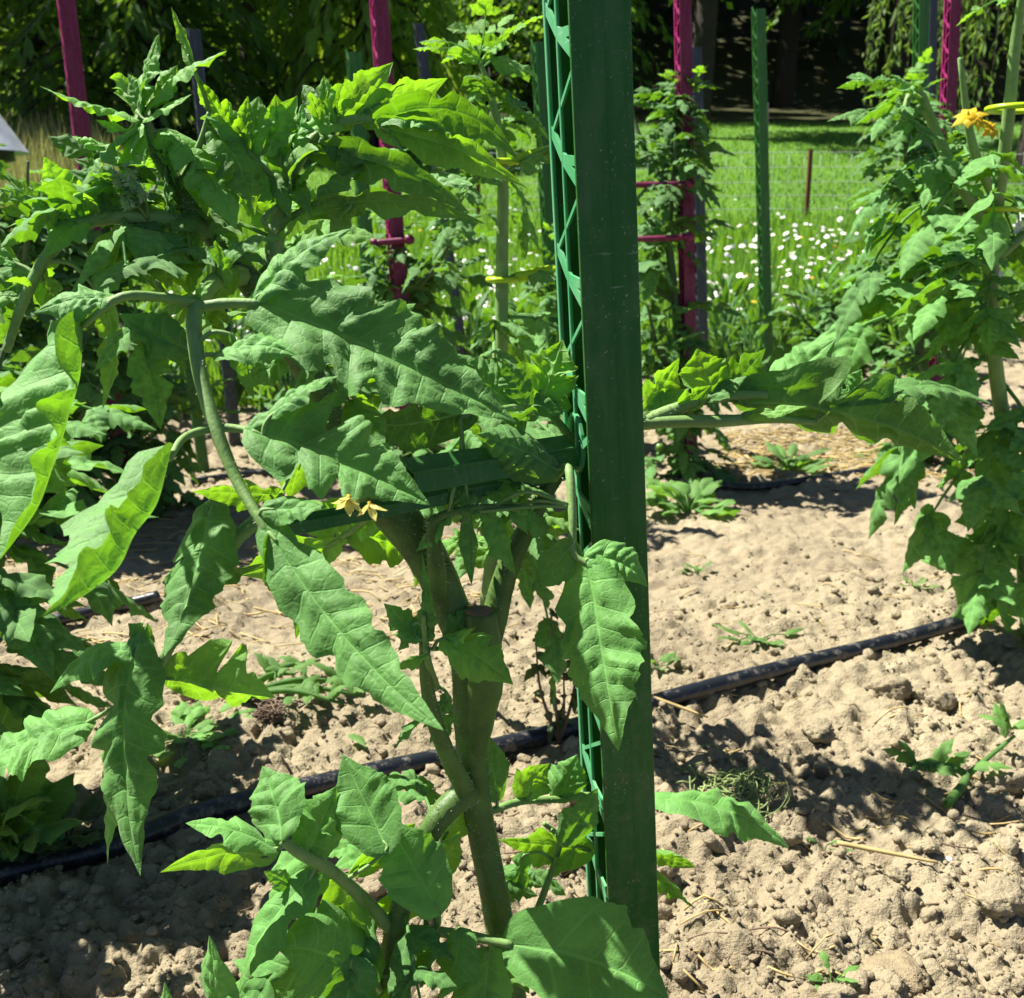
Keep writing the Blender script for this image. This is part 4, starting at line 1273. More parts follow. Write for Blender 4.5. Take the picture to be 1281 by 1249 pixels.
def far_plant(path_px, rad, nleaf, size, label, var=VAR, spread=0.10, seed=0, young=6, z0=0.05, fruit=0, mat='stem_dark', fmax=1.0):
    """tomato plant on a stem traced through pixels (x, y, D); leaves turn round the stem"""
    rg = np.random.default_rng(seed)
    P = [at(*p) for p in path_px]
    P[0][2] = float(ground_z(P[0][0], P[0][1])) - 0.01
    root = thing('tomato_plant', P[0], label, 'tomato plant', 'tomato plants')
    V, F, uv = tube(P, rad, 8, 6, bump=.02, seed=seed)
    ob('stem', mesh('stem', V - np.array(P[0]), F, M[mat], uv), root)
    S = spline(P, 12)
    nb = max(2, nleaf // 28)
    cut = int(len(S) * z0)
    paths = [S[cut:]]
    for k in range(nb):                                   # side shoots
        q = S[int(len(S) * rg.uniform(0.15, 0.7))]
        a = rg.uniform(0, 2 * PI)
        dirv = np.array((math.cos(a), math.sin(a), 0)) * spread * rg.uniform(1.0, 2.2)
        L = rg.uniform(.15, .38)
        pts = [q, q + dirv * .6 + np.array((0, 0, L * .4)), q + dirv + np.array((0, 0, L))]
        V, F, uv = tube(pts, [rad[0] * .6, rad[0] * .5, rad[0] * .25], 6, 5)
        ob('side_shoot', mesh('side_shoot', V - np.array(P[0]), F, M[mat], uv), root)
        paths.append(spline(pts, 10))
    for k in range(nleaf):
        pa = paths[0] if k % 5 < 3 else paths[1 + k % (len(paths) - 1)]
        f = fmax * rg.random() ** 0.9
        q = pa[int(f * (len(pa) - 1))]
        az = 2.4 * k + rg.uniform(-.5, .5)
        sz = size * rg.uniform(.6, 1.15) * (1 - 0.45 * f)
        leaf_obj(root, 'leaf', var[rg.integers(len(var))], q, az, rg.uniform(-.5, .55) + .35 * f, sz, rg.uniform(-.4, .4))
    for k in range(young):
        leaf_obj(root, 'leaf', VAR_Y[k % len(VAR_Y)], S[-1 - k % 4], 2.4 * k, rg.uniform(.3, 1.2), size * rg.uniform(.28, .5))
    for k in range(fruit):
        q = S[int(len(S) * rg.uniform(.1, .4))] + np.array((rg.uniform(-.06, .06), -.05, rg.uniform(-.02, .02)))
        Vt = I1 * .016 * np.array((1, 1, .9))
        ob('tomato', mesh('tomato', Vt + q - np.array(P[0]), I1F, M['tomato']), root)
    return root, S


far_plant([(596, 925, 1.40), (608, 760, 1.30), (624, 600, 1.30), (627, 450, 1.30), (628, 330, 1.30), (628, 200, 1.29), (612, 110, 1.28), (598, 75, 1.28)], [.008, .009, .0095, .009, .008, .0065, .004, .002],
          34, .16, 'slender pale tomato plant with lime clips just left of the green front stake', VAR_N, .03, 3, 9, .25, mat='stem_pale')
far_plant([(150, 700, 2.5), (145, 560, 2.5), (125, 400, 2.5), (105, 300, 2.5), (100, 230, 2.5)], [.012, .012, .01, .008, .004],
          185, .20, 'dense dark tomato plant round the leftmost magenta stake', VAR, .22, 11, 4)
far_plant([(30, 760, 2.3), (25, 600, 2.3), (15, 450, 2.3), (25, 330, 2.3), (20, 270, 2.3)], [.012, .012, .01, .008, .004],
          150, .20, 'dense tomato plant at the left edge behind the arching leaf', VAR, .2, 12, 4)
far_plant([(520, 690, 2.6), (515, 560, 2.6), (505, 430, 2.6), (495, 330, 2.6), (488, 262, 2.6)], [.011, .011, .01, .008, .004],
          110, .17, 'leafy tomato plant round the magenta stake behind the front plant', VAR, .14, 13, 4)
far_plant([(845, 640, 2.85), (850, 520, 2.85), (845, 380, 2.85), (830, 240, 2.85), (845, 150, 2.85), (862, 108, 2.85)], [.013, .013, .012, .010, .008, .004],
          150, .165, 'tall thin tomato plant round the magenta stake right of the front stake', VAR, .09, 14, 9, fruit=7)
far_plant([(1165, 560, 3.1), (1150, 440, 3.1), (1140, 300, 3.1), (1135, 180, 3.1), (1140, 110, 3.1)], [.014, .014, .012, .010, .004],
          135, .20, 'big bushy tomato plant round the magenta stake at right', VAR, .11, 15, 10)
far_plant([(1060, 480, 4.2), (1050, 430, 4.2), (1040, 380, 4.2)], [.010, .010, .004],
          70, .24, 'low tomato plant behind the long right leaf, left of the bushy one', VAR, .2, 16, 3)
far_plant([(-190, 1085, 1.02), (-190, 950, 1.02), (-170, 780, 1.02), (-150, 650, 1.02), (-140, 520, 1.02)], [.010, .010, .009, .006, .004],
          64, .25, 'dark tomato plant cut off by the left edge beside the hose', VAR_N, .11, 17, 5)
far_plant([(395, 640, 3.1), (392, 540, 3.1), (385, 430, 3.1), (380, 340, 3.1)], [.011, .011, .009, .004],
          60, .22, 'tomato plant seen between the front plant stalk and the magenta stake', VAR, .15, 18, 3)
far_plant([(720, 560, 3.3), (716, 480, 3.3), (708, 380, 3.3), (700, 300, 3.3)], [.011, .011, .009, .004],
          50, .20, 'tomato plant mostly hidden behind the green front stake', VAR, .12, 19, 3)

# the plant at the right edge, nearer
pr, S_r = far_plant([(1290, 790, 1.62), (1275, 640, 1.60), (1248, 480, 1.56), (1240, 330, 1.50), (1258, 180, 1.44), (1270, 60, 1.42), (1280, -20, 1.40)], [.012, .012, .011, .010, .008, .007, .004],
                    28, .20, 'lush tomato plant with lime rings at the right edge', VAR_N, .07, 21, 5, mat='stem_pale', fmax=.55)
V, F, uv = tube([at(1241, 290, 1.485), at(1205, 235, 1.47), at(1175, 175, 1.47), at(1150, 115, 1.45), at(1138, 120, 1.44), at(1128, 150, 1.43)], [.009, .0085, .007, .0055, .005, .003], 8, 6)
shoot = ob('side_shoot', mesh('side_shoot', V - np.array(pr.location), F, M['stem_pale'], uv), pr)
rg = np.random.default_rng(8)
for k, (lx, ly, D, az, el, s_) in enumerate([
        (1165, 140, 1.46, 90, 10, .10), (1150, 118, 1.45, 40, 40, .08), (1145, 118, 1.45, 150, 20, .10), (1130, 140, 1.43, 200, -30, .11), (1160, 150, 1.46, -60, 0, .09), (1180, 190, 1.47, 100, -10, .12),
        (1195, 250, 1.5, 110, 0, .17), (1225, 320, 1.55, 115, 5, .20), (1238, 370, 1.56, 95, -5, .22), (1240, 400, 1.56, 130, -10, .22), (1238, 440, 1.57, 100, -20, .22), (1245, 470, 1.57, 75, -35, .2),
        (1255, 480, 1.57, 190, -40, .2), (1262, 560, 1.58, 140, -60, .2), (1268, 620, 1.58, 200, -65, .2), (1270, 600, 1.58, 100, -70, .2), (1262, 520, 1.58, 90, -50, .22)]):
    leaf_obj(pr, 'leaf', VAR_N[k % 8], at(lx, ly, D), R(az), R(el), s_, rg.uniform(-.4, .4))
star_flower((1212, 146, 1.31), 7, 22, (-.4, .5, .7), 'petal_yellow', pr, pr, 0.1, 6)
star_flower((1222, 150, 1.30), 6, 16, (.2, .3, .9), 'petal_yellow', pr, pr, 0.2, 7)
star_flower((1240, 160, 1.30), 7, 20, (.3, .3, .8), 'petal_yellow', pr, pr, 0.3, 8)

# lime clips
def ring_clip(px, py, D, rx, bar, lab, tail=True):
    c = at(px, py, D)
    th = np.linspace(0, 2 * PI, 25)
    geos = [tube([c + np.array((rx * math.cos(q), rx * math.sin(q), 0)) for q in th], [.0036] * 25, 7, 1, smooth=False)]
    if bar is not None:
        B = at(*bar)
        A = c + unit(B - c) * rx
        geos.append(tube([A, (A + B) / 2, B], [.006, .0075, .0085], 8, 4))
        geos.append(tube([A, A * .3 + B * .7, B], [.003, .004, .004], 6, 3))
    V, F, uv = cat_geo(geos)
    o = ob('plant_clip', mesh('plant_clip', V, F, M['clip'], uv))
    tag(o, lab, 'plant clip', 'lime plant clips')


ring_clip(628, 350, 1.30, .017, (700, 338, 1.30), 'lime clip bar halfway up the slender plant, reaching the front stake')
ring_clip(630, 203, 1.29, .016, (690, 190, 1.32), 'lime clip near the top of the slender plant')
ring_clip(1272, 136, 1.43, .036, (1340, 128, 1.45), 'lime ring round the upper stem of the right edge plant')
ring_clip(1250, 262, 1.475, .022, (1330, 256, 1.50), 'lime clip low on the right edge plant')
for (tx, ty, sx, sy, lab) in ((1276, 285, .014, .018, 'small white tag hanging at the right edge below the lime clip'), (1250, 343, .009, .009, 'tiny white tag among the leaves of the right edge plant')):
    c = at(tx, ty, 1.5)
    V, F, uv = cat_geo([box(c, (sx, .0012, sy), np.array(Matrix.Rotation(.2, 3, 'Y'))) + (None,), tube([c + np.array((0, 0, sy * .5)), c + np.array((.004, .02, sy * .5 + .03))], [.0007, .0007], 5, 3)])
    tag(ob('plant_tag', mesh('plant_tag', V, F, M['white'], smooth=False)), lab, 'plant tag', 'white plant tags')

# ------------------------------------------------------------------ hoses
def hose(pts_px, r, lab, lift=0.0):
    G = [gp(*p) for p in pts_px]
    G = spline(G, 5)
    for q in G:
        q[2] = float(np.mean([ground_z(q[0] + a, q[1] + b) for a in (-.01, 0, .01) for b in (-.01, 0, .01)])) + r * 0.8
    z = G[:, 2].copy()
    for _ in range(14):
        z[1:-1] = np.maximum((z[:-2] + 2 * z[1:-1] + z[2:]) / 4, z[1:-1] - .002)
    G[:, 2] = z + lift
    V, F, uv = tube(G, [r] * 4, 16, 3)
    return tag(ob('irrigation_hose', mesh('irrigation_hose', V, F, M['hose'], uv)), lab, 'hose', 'black irrigation hoses')


hose([(-160, 1125), (-20, 1098), (150, 1065), (250, 1037), (380, 1008), (530, 968), (690, 928), (840, 888), (960, 855), (1080, 823), (1228, 788)], .0125,
     'black irrigation hose lying across the soil in front, open end at right')
hose([(-160, 818), (0, 792), (120, 770), (200, 762)], .0115, 'black hose under the plants at the left edge')
hose([(240, 608), (330, 596), (450, 590), (600, 592), (800, 600), (930, 612), (1010, 606), (1100, 590)], .010, 'thin black hose along the back row of plants')
hose([(1268, 776), (1320, 764), (1420, 742)], .0115, 'short piece of black hose at the right edge')


# ------------------------------------------------------------------ weeds and litter on the soil
def weed_mesh(seed, n, ln, w, mat, stems=True, spread=1.0, lobes=1, lift=.5):
    rg = np.random.default_rng(seed)
    geos = []
    for k in range(n):
        a = rg.uniform(0, 2 * PI)
        e = rg.uniform(.1, lift)
        d = np.array((math.cos(a), math.sin(a), e))
        q = np.array((math.cos(a), math.sin(a), 0)) * spread * ln * rg.uniform(.1, .8) + np.array((0, 0, ln * rg.uniform(.1, .7) * lift * 1.6))
        if stems:
            geos.append(tube([np.array((0, 0, -.004)), q * .5 + np.array((0, 0, ln * .1)), q], [ln * .03, ln * .026, ln * .02], 5, 3))
        B = q + unit(d) * ln * rg.uniform(.5, 1)
        geos.append(leaf_geo(q, (q + B) / 2 + np.array((0, 0, ln * .08)), B, unit(np.array((rg.uniform(-.4, .4), rg.uniform(-.4, .4), 1))), w * rg.uniform(.7, 1.2), nu=10, nv=2, lobes=lobes, depth=.3 if lobes > 1 else 0,
                             seed=seed * 40 + k, fold=.2))
    V, F, uv = cat_geo(geos)
    return mesh('weed', V, F, M[mat], uv)


def put(name, me, px, py, lab, cat_, group=None, rz=0, s=1.0):
    p = gp(px, py)
    p[2] = float(ground_z(p[0], p[1]))
    o = ob(name, me, None, tuple(p))
    o.rotation_euler.z = rz
    o.scale = (s, s, s)
    return tag(o, lab, cat_, group)


put('weed', weed_mesh(1, 22, .10, .026, 'leaf_weed', spread=1.2), 862, 640, 'bright broad leaved weed at the foot of the magenta stake', 'weed', 'weeds')
put('weed', weed_mesh(2, 40, .045, .010, 'leaf_weed', spread=2.2, lift=.35), 230, 925, 'low patch of small weeds left of the uprooted weed', 'weed', 'weeds')
put('weed', weed_mesh(3, 10, .03, .006, 'leaf_weed'), 1140, 745, 'tiny green seedling in the middle of the right soil', 'weed', 'weeds')
put('weed', weed_mesh(4, 5, .02, .004, 'leaf_weed'), 1030, 1072, 'very small seedling below the dry weed clump', 'weed', 'weeds')
put('weed', weed_mesh(5, 9, .035, .008, 'leaf_weed'), 820, 835, 'little seedling touching the right edge of the stake', 'weed', 'weeds')
put('weed', weed_mesh(6, 12, .05, .008, 'leaf_weed', spread=1.6, lift=.2), 945, 800, 'limp green weed with pale stem on the soil above the hose', 'weed', 'weeds')
put('weed', weed_mesh(7, 10, .022, .006, 'leaf_weed', lobes=3), 1040, 1245, 'lobed weed seedling at the bottom edge beside the ochre stone', 'weed', 'weeds')
put('weed', weed_mesh(8, 26, .09, .02, 'leaf_weed'), 985, 590, 'green weeds in straw at the back row', 'weed', 'weeds')
put('weed', weed_mesh(9, 14, .055, .012, 'leaf_dry'), 85, 1060, 'dark weed beside the hose near the left edge', 'weed', 'weeds')
put('weed', weed_mesh(10, 16, .075, .026, 'leaf_young', lift=1.6, spread=.5), 8, 1082, 'yellow green upright young plant at the left edge by the hose', 'weed', 'weeds', s=1.3)
put('weed', weed_mesh(12, 7, .03, .007, 'leaf_weed'), 872, 714, 'single small sprout right of the stake on the path', 'weed', 'weeds')

# uprooted weed lying behind the front plant
geos = []
A = gp(300, 893)
rg = np.random.default_rng(4)
z0 = float(ground_z(A[0], A[1])) + .012
ends = [gp(400, 830), gp(440, 870), gp(430, 905), gp(455, 885), gp(370, 860)]
for e in ends:
    q = e.copy()
    q[2] = float(ground_z(q[0], q[1])) + .02
    s = np.array((A[0], A[1], z0))
    m = (s + q) / 2 + np.array((0, 0, .015))
    geos.append(tube([s, m, q], [.006, .0045, .002], 6, 5))
    for k in range(7):
        f = rg.uniform(.5, 1)
        b = (s * (1 - f) + q * f) + np.array((0, 0, .006))
        d = unit(np.array((rg.normal(), rg.normal(), rg.uniform(.0, .6)))) * rg.uniform(.03, .055)
        geos.append(leaf_geo(b, b + d * .5 + np.array((0, 0, .006)), b + d, unit(np.array((rg.uniform(-.4, .4), -.3, 1))), .009, nu=10, nv=2, lobes=4, depth=.4, seed=k))
V, F, uv = cat_geo(geos)
tag(ob('uprooted_weed', mesh('uprooted_weed', V, F, M['leaf_weed'], uv)), 'uprooted pale green weed lying on the soil behind the front plant', 'weed', 'weeds')

# cut tomato shoot at right
geos = []
s, m, q = gp(1182, 1028), gp(1205, 1000), gp(1130, 995)
for p_ in (s, m, q):
    p_[2] = float(ground_z(p_[0], p_[1])) + .014
t_ = gp(1265, 950)
t_[2] = float(ground_z(t_[0], t_[1])) + .03
geos.append(tube([s, m + np.array((0, 0, .01)), (m + q) / 2 + np.array((0, 0, .02)), q + np.array((0, 0, .012))], [.0055, .005, .004, .002], 7, 5))
geos.append(tube([m + np.array((0, 0, .01)), t_], [.004, .002], 6, 5))
for k in range(12):
    f = rg.uniform(.1, 1)
    b = (m * (1 - f) + q * f if k < 7 else m * (1 - f) + t_ * f) + np.array((0, 0, .014))
    d = unit(np.array((rg.normal(), rg.normal() * .7, rg.uniform(-.1, .8)))) * rg.uniform(.03, .05)
    geos.append(leaf_geo(b, b + d * .5 + np.array((0, 0, .005)), b + d, unit(np.array((rg.uniform(-.4, .4), -.3, 1))), .010, nu=14, nv=3, lobes=4, depth=.5, seed=k + 60))
V, F, uv = cat_geo(geos)
tag(ob('cut_shoot', mesh('cut_shoot', V, F, M['leaf_weed'], uv)), 'fresh cut tomato shoot lying on the soil at lower right', 'plant cutting', 'plant cuttings')
# curled pale leaf piece
put('fallen_leaf', weed_mesh(14, 1, .07, .010, 'leaf_weed', stems=False, lobes=4, lift=.15), 425, 918, 'small serrated leaf cutting lying alone left of the hanging leaf tip', 'plant cutting', 'plant cuttings')

# dry tangled weed clump
geos = []
c = gp(918, 1010)
for k in range(95):
    o0 = c + np.array((rg.normal() * .022, rg.normal() * .026, 0))
    rr, a0, sw = rg.uniform(.006, .034), rg.uniform(0, 6.28), rg.uniform(1.0, 4.5)
    zz0, zz1 = rg.uniform(.001, .022, 2)
    pts = []
    for i in range(6):
        q = o0 + np.array((rr * math.cos(a0 + sw * i / 5), rr * 1.2 * math.sin(a0 + sw * i / 5), 0))
        q[2] = float(ground_z(q[0], q[1])) + zz0 + (zz1 - zz0) * i / 5
        pts.append(q)
    geos.append(tube(pts, [rg.uniform(.0004, .0011)] * 3, 4, 4))
V, F, uv = cat_geo(geos)
tag(ob('weed_clump', mesh('weed_clump', V, F, plain('wilted_weed', (0.27, 0.36, 0.12), .6, .45, 60), uv)), 'tangled wilted weed clump on the soil right of the stake', 'weed', 'weeds')
geos = []
c = gp(340, 915)
cz = float(ground_z(c[0], c[1]))
for k in range(60):
    a = rg.uniform(0, 2 * PI, 3)
    rr = rg.uniform(.004, .026, 3)
    pts = [c + np.array((rr[i] * math.cos(a[i]), rr[i] * math.sin(a[i]), 0)) for i in range(3)]
    for p_ in pts:
        p_[2] = cz + rg.uniform(.002, .024)
    geos.append(tube(pts, [.0008] * 3, 4, 4))
V, F, uv = cat_geo(geos)
tag(ob('root_ball', mesh('root_ball', V, F, M['twig'], uv)), 'dark matted root ball below the uprooted weed', 'root ball')

# withered upright weed behind the stake's left side
root = thing('withered_weed', (*gp(700, 935)[:2], float(ground_z(*gp(700, 935)[:2]))), 'withered dark weed standing between main stem and green stake', 'weed', 'weeds')
rl = np.array(root.location)
for k in range(4):
    e = at((670, 690, 705, 720)[k], (800, 770, 840, 790)[k], rl[1]) - rl
    pts = [np.zeros(3), e * .5 + np.array((.006 * (k - 1.5), 0, 0)), e]
    V, F, uv = tube(pts, [.0028, .002, .001], 5, 5)
    stp = ob('stem', mesh('stem', V, F, M['twig'], uv), root)
    S_ = spline(pts, 8)
    for j in range(9):
        b = S_[rg.integers(3, len(S_))]
        d = np.array((rg.normal() * .7, rg.normal() * .5, -rg.uniform(.1, .9))) * .022
        V, F, uv = leaf_geo(b, b + d * .5 + np.array((0, 0, .006)), b + d, unit(rg.normal(size=3) + np.array((0, 0, 1))), .0075, nu=8, nv=2, lobes=2, curl=-1.4, seed=j + k * 9)
        ob('leaf', mesh('leaf', V, F, M['leaf_dry'], uv), stp)

# straw and twigs
def sticks(n, xs, ysr, ln, r, mat, name, lab, cat_, seed):
    rg = np.random.default_rng(seed)
    geos = []
    for k in range(n):
        p = gp(rg.uniform(*xs), rg.uniform(*ysr))
        a = rg.normal() * .6 + (PI if rg.random() < .5 else 0)
        L = ln * rg.uniform(.35, 1.2) * (0.7 + .15 * p[1])
        d = np.array((math.cos(a), math.sin(a), 0)) * L / 2
        q0, q1 = p - d, p + d
        for q in (q0, q1, p):
            q[2] = float(ground_z(q[0], q[1])) + r * .8 + rg.uniform(0, .004)
        geos.append(tube([q0, p + rg.normal(size=3) * L * .04, q1], [r * rg.uniform(.5, 1.2)] * 3, 4, 2))
    V, F, uv = cat_geo(geos)
    tag(ob(name, mesh(name, V, F, M[mat], uv)), lab, cat_, None, 'stuff')


sticks(700, (905, 1230), (540, 600), .10, .0022, 'straw', 'straw_mulch', 'pale yellow straw scattered along the back row at right', 'straw', 1)
sticks(150, (640, 1281), (640, 1249), .05, .0012, 'straw', 'loose_straw', 'loose straw bits scattered on the soil at right', 'straw', 2)
sticks(380, (-20, 640), (640, 800), .08, .0016, 'straw', 'row_straw', 'straw litter on the path behind the front plant', 'straw', 3)
sticks(90, (0, 1281), (700, 1249), .06, .0011, 'twig', 'fallen_twigs', 'thin dry twigs and roots on the soil', 'twigs', 4)
for (xa, ya, xb, yb, lab) in ((1045, 1085, 1170, 1112, 'long thin dry root across the lower right soil'), (815, 895, 885, 908, 'pale straw stalk just under the hose beside the stake'), (1218, 690, 1240, 735, 'thick yellow straw stalk left of the hanging leaves at right')):
    A, B = gp(xa, ya), gp(xb, yb)
    for q in (A, B):
        q[2] = float(ground_z(q[0], q[1])) + .012
    mth = (A + B) / 2
    mth[2] = max(mth[2], float(ground_z(mth[0], mth[1])) + .006)
    V, F, uv = tube([A, mth, B], [.0028, .0024, .0014], 6, 5)
    tag(ob('dry_stalk', mesh('dry_stalk', V, F, M['straw'], uv)), lab, 'stalk', 'dry stalks')


# ------------------------------------------------------------------ meadow
def blades(n, fx, fy, h, w, mat, name, lab, cat_, seed, lean=.35):
    rg = np.random.default_rng(seed)
    x, y = fx(rg, n), None
    y = fy(rg, n)
    x = x * (y + .5)
    kp = y > 4.65 + 0.5 * x + 0.5 * (vnoise(x * 2, y * 2, 12) - .5)
    x, y = x[kp], y[kp]
    n = len(x)
    z = ground_z(x, y)
    hh = h * rg.uniform(.45, 1.2, n) * (1 + .5 * (vnoise(x * 1.3, y * 1.3, 7) - .5))
    a = rg.uniform(0, 2 * PI, n)
    dx, dy = np.cos(a), np.sin(a)
    la = rg.uniform(0, 2 * PI, n)
    lx, ly = np.cos(la) * hh * lean * rg.random(n), np.sin(la) * hh * lean * rg.random(n)
    ww = w * rg.uniform(.6, 1.3, n)
    b0 = np.stack([x - dx * ww, y - dy * ww, z - .01], -1)
    b1 = np.stack([x + dx * ww, y + dy * ww, z - .01], -1)
    m0 = np.stack([x - dx * ww * .8 + lx * .4, y - dy * ww * .8 + ly * .4, z + hh * .6], -1)
    m1 = np.stack([x + dx * ww * .8 + lx * .4, y + dy * ww * .8 + ly * .4, z + hh * .6], -1)
    t0 = np.stack([x + lx - dx * ww * .1, y + ly - dy * ww * .1, z + hh], -1)
    t1 = np.stack([x + lx + dx * ww * .1, y + ly + dy * ww * .1, z + hh], -1)
    V = np.stack([b0, b1, m0, m1, t0, t1], 1).reshape(-1, 3)
    i = np.arange(n) * 6
    F = np.concatenate([np.stack([i, i + 1, i + 3, i + 2], -1), np.stack([i + 2, i + 3, i + 5, i + 4], -1)])
    return tag(ob(name, mesh(name, V, F, M[mat])), lab, cat_, None, 'stuff')


uni = lambda a, b: (lambda rg, n: rg.uniform(a, b, n))
geom = lambda a, b: (lambda rg, n: a * np.exp(rg.random(n) * math.log(b / a)))
blades(54000, uni(-.75, .75), geom(3.8, 9.5), .17, .006, 'grass', 'meadow_grass', 'tall green meadow grass with daisies behind the plot', 'grass', 1)
blades(80000, uni(-.75, .75), geom(8, 21.8), .05, .008, 'grass', 'lawn_grass', 'bright sunlit lawn sloping up to the woods', 'grass', 2)
blades(16000, lambda rg, n: rg.uniform(-1.2, -.33, n), geom(7.5, 20), .45, .010, 'dry_grass', 'dry_bank_grass', 'pale dry grass on the bank at upper left', 'grass', 3)
blades(7000, uni(-.7, .7), geom(3.7, 5.6), .20, .007, 'grass', 'plot_edge_grass', 'rough green growth along the far edge of the plot', 'grass', 4)
# leafy undergrowth at plot edge
rg = np.random.default_rng(77)
wm = [weed_mesh(30 + k, 46, .085, .012, 'leaf_far' if k % 2 else 'leaf_weed', lift=2.6, lobes=(1, 3)[k % 2]) for k in range(5)]
for k in range(90):
    x = rg.uniform(-.62, .62)
    y = rg.uniform(4.3, 5.4)
    y += .45 * x * y
    p = (x * y, y, float(ground_z(x * y, y)))
    o = ob('meadow_weed', wm[k % 5], None, p)
    o.rotation_euler.z = rg.uniform(0, 6)
    s = rg.uniform(.9, 1.7)
    o.scale = (s, s, s)
    tag(o, 'leafy green weed at the far edge of the plot before the daisies', 'weed', 'weeds along the meadow edge')


def daisy_mesh(seed, petals=13, mat='petal_white'):
    rg = np.random.default_rng(seed)
    geos, ms = [], []
    for k in range(petals):
        a = 2 * PI * k / petals
        d, e = np.array((math.cos(a), math.sin(a), .05)), np.array((-math.sin(a), math.cos(a), 0))
        V = np.array([d * .18 - e * .10, d * .18 + e * .10, d * .85 + e * .17 - np.array((0, 0, .1)), d * .85 - e * .17 - np.array((0, 0, .1))])
        geos.append((V, np.array([[0, 1, 2, 3]])))
    n_pet = petals
    th = np.linspace(0, 2 * PI, 8, endpoint=False)
    r0 = np.stack([np.cos(th) * .30, np.sin(th) * .30, np.full(8, .04)], -1)
    r1 = np.stack([np.cos(th) * .18, np.sin(th) * .18, np.full(8, .16)], -1)
    V = np.vstack([r0, r1])
    F = [[k, (k + 1) % 8, 8 + (k + 1) % 8, 8 + k] for k in range(8)] + [[8, 9, 10, 11], [8, 11, 12, 15], [12, 13, 14, 15]]
    geos.append((V, np.array(F)))
    st_ = tube([np.array((0, 0, 0)), np.array((.1, .1, -2.5)), np.array((0, 0, -6))], [.05, .05, .05], 4, 2)
    geos.append(st_[:2])
    V, F, _ = cat_geo(geos)
    me = mesh('daisy', V, F, M[mat], smooth=False)
    me.materials.append(M['daisy_eye'])
    me.materials.append(M['stem_pale'])
    idx = np.zeros(len(F), np.int32)
    idx[n_pet:n_pet + 11] = 1
    idx[n_pet + 11:] = 2
    me.polygons.foreach_set('material_index', idx)
    return me


dm = [daisy_mesh(k, 11 + k) for k in range(4)]
ym = daisy_mesh(9, 12, 'petal_yellow')
for k in range(285):
    wx = ((800, 1090), (800, 1090), (850, 1060), (150, 330), (440, 700))[k % 5]
    kx = (rg.uniform(*wx) - CX) / F_PX * 1.01
    y0_ = 5.2 / (1 - .5 * kx) if kx < 0 else 5.5
    y = y0_ * math.exp(rg.random() * math.log(8.2 / y0_))
    x = kx * y
    p = (x, y, float(ground_z(x, y)) + rg.uniform(.17, .30))
    o = ob('daisy', dm[k % 4] if k % 14 else ym, None, p)
    o.rotation_euler = (rg.uniform(.1, .9), rg.uniform(-.5, .5), rg.uniform(-1, 1))
    s = rg.uniform(.014, .026)
    o.scale = (s, s, s)
    if k % 14:
        tag(o, 'white daisy with yellow eye in the meadow behind the plot', 'daisy', 'white meadow daisies')
    else:
        o.name = 'yellow_flower'
        tag(o, 'orange yellow flower among the white meadow daisies', 'flower', 'yellow meadow flowers')

# the many daisies beyond the ones above
geos = []
for k in range(1700):
    y = 4.2 * math.exp(rg.random() * math.log(9.4 / 4.2))
    x = rg.uniform(-.60, .60) * y
    if y < 5.0 + .5 * x:
        continue
    a, s = rg.uniform(0, 6.28), rg.uniform(.011, .020)
    Rm = np.array(Matrix.Rotation(a, 3, 'Z') @ Matrix.Rotation(rg.uniform(.1, 1.0), 3, 'X'))
    th = np.linspace(0, 2 * PI, 7)[:6]
    V = np.vstack([np.stack([np.cos(th), np.sin(th), 0 * th - .1], -1), [[0, 0, .12]]]) * s
    F = np.array([[6, 0, 1, 2], [6, 2, 3, 4], [6, 4, 5, 0]])
    geos.append((V @ Rm.T + np.array((x, y, float(ground_z(x, y)) + rg.uniform(.15, .28))), F))
V, F, _ = cat_geo(geos)
tag(ob('scattered_daisies', mesh('scattered_daisies', V, F, M['petal_white'], smooth=False)), 'small white daisies sprinkled all over the meadow', 'daisies', None, 'stuff')

# fence in the lawn
fr = thing('wire_fence', (0, 12, float(hill(0, 12))), 'low wire mesh fence with rusty post across the lawn', 'fence')
fl = np.array(fr.location)


def fpt(px, D, h):
    x = (px - CX) / F_PX * D / 1.0
    return np.array((x, D, float(hill(x, D)) + h)) - fl


xs_ = np.linspace(560, 1400, 30)
for h in (.06, .18, .30, .43, .56):
    V, F, uv = tube([fpt(q, 10.0, h + .01 * math.sin(q)) for q in xs_[::3]], [.0028] * 10, 4, 2)
    ob('fence_wire', mesh('fence_wire', V, F, M['wire'], uv), fr)
for q in np.linspace(560, 1400, 46):
    V, F, uv = tube([fpt(q, 10.0, .02), fpt(q, 10.0, .3), fpt(q, 10.0, .57)], [.0018] * 3, 4, 1)
    ob('fence_wire', mesh('fence_wire', V, F, M['wire'], uv), fr)
for q, D in ((996, 9.9), (600, 9.9), (1380, 9.9)):
    A = fpt(q, D, -.1)
    ob('fence_post', mesh('fence_post', *cat_geo([box(A + np.array((0, 0, .35)), (.035, .035, .7)), box(A + np.array((0, .02, .35)), (.012, .03, .69))])[:2], M['rust'], smooth=False), fr)
for (xa, ya, xb, yb, D, w, lab) in ((958, 130, 956, 420, 5.0, .03, 'weathered grey wooden stake behind the slim green one'), (143, 380, 192, 540, 3.2, .014, 'thin pale grey stick leaning behind the drooping front leaf')):
    A, B = at(xb, yb, D), at(xa, ya, D)
    A = A + (A - B) * .3
    V, F, uv = tube([A, (A + B) / 2, B], [w * .6, w * .58, w * .5], 6, 3, bump=.04)
    tag(ob('wooden_stick', mesh('wooden_stick', V, F, M['wood_grey'], uv, smooth=False)), lab, 'stick', 'wooden sticks')

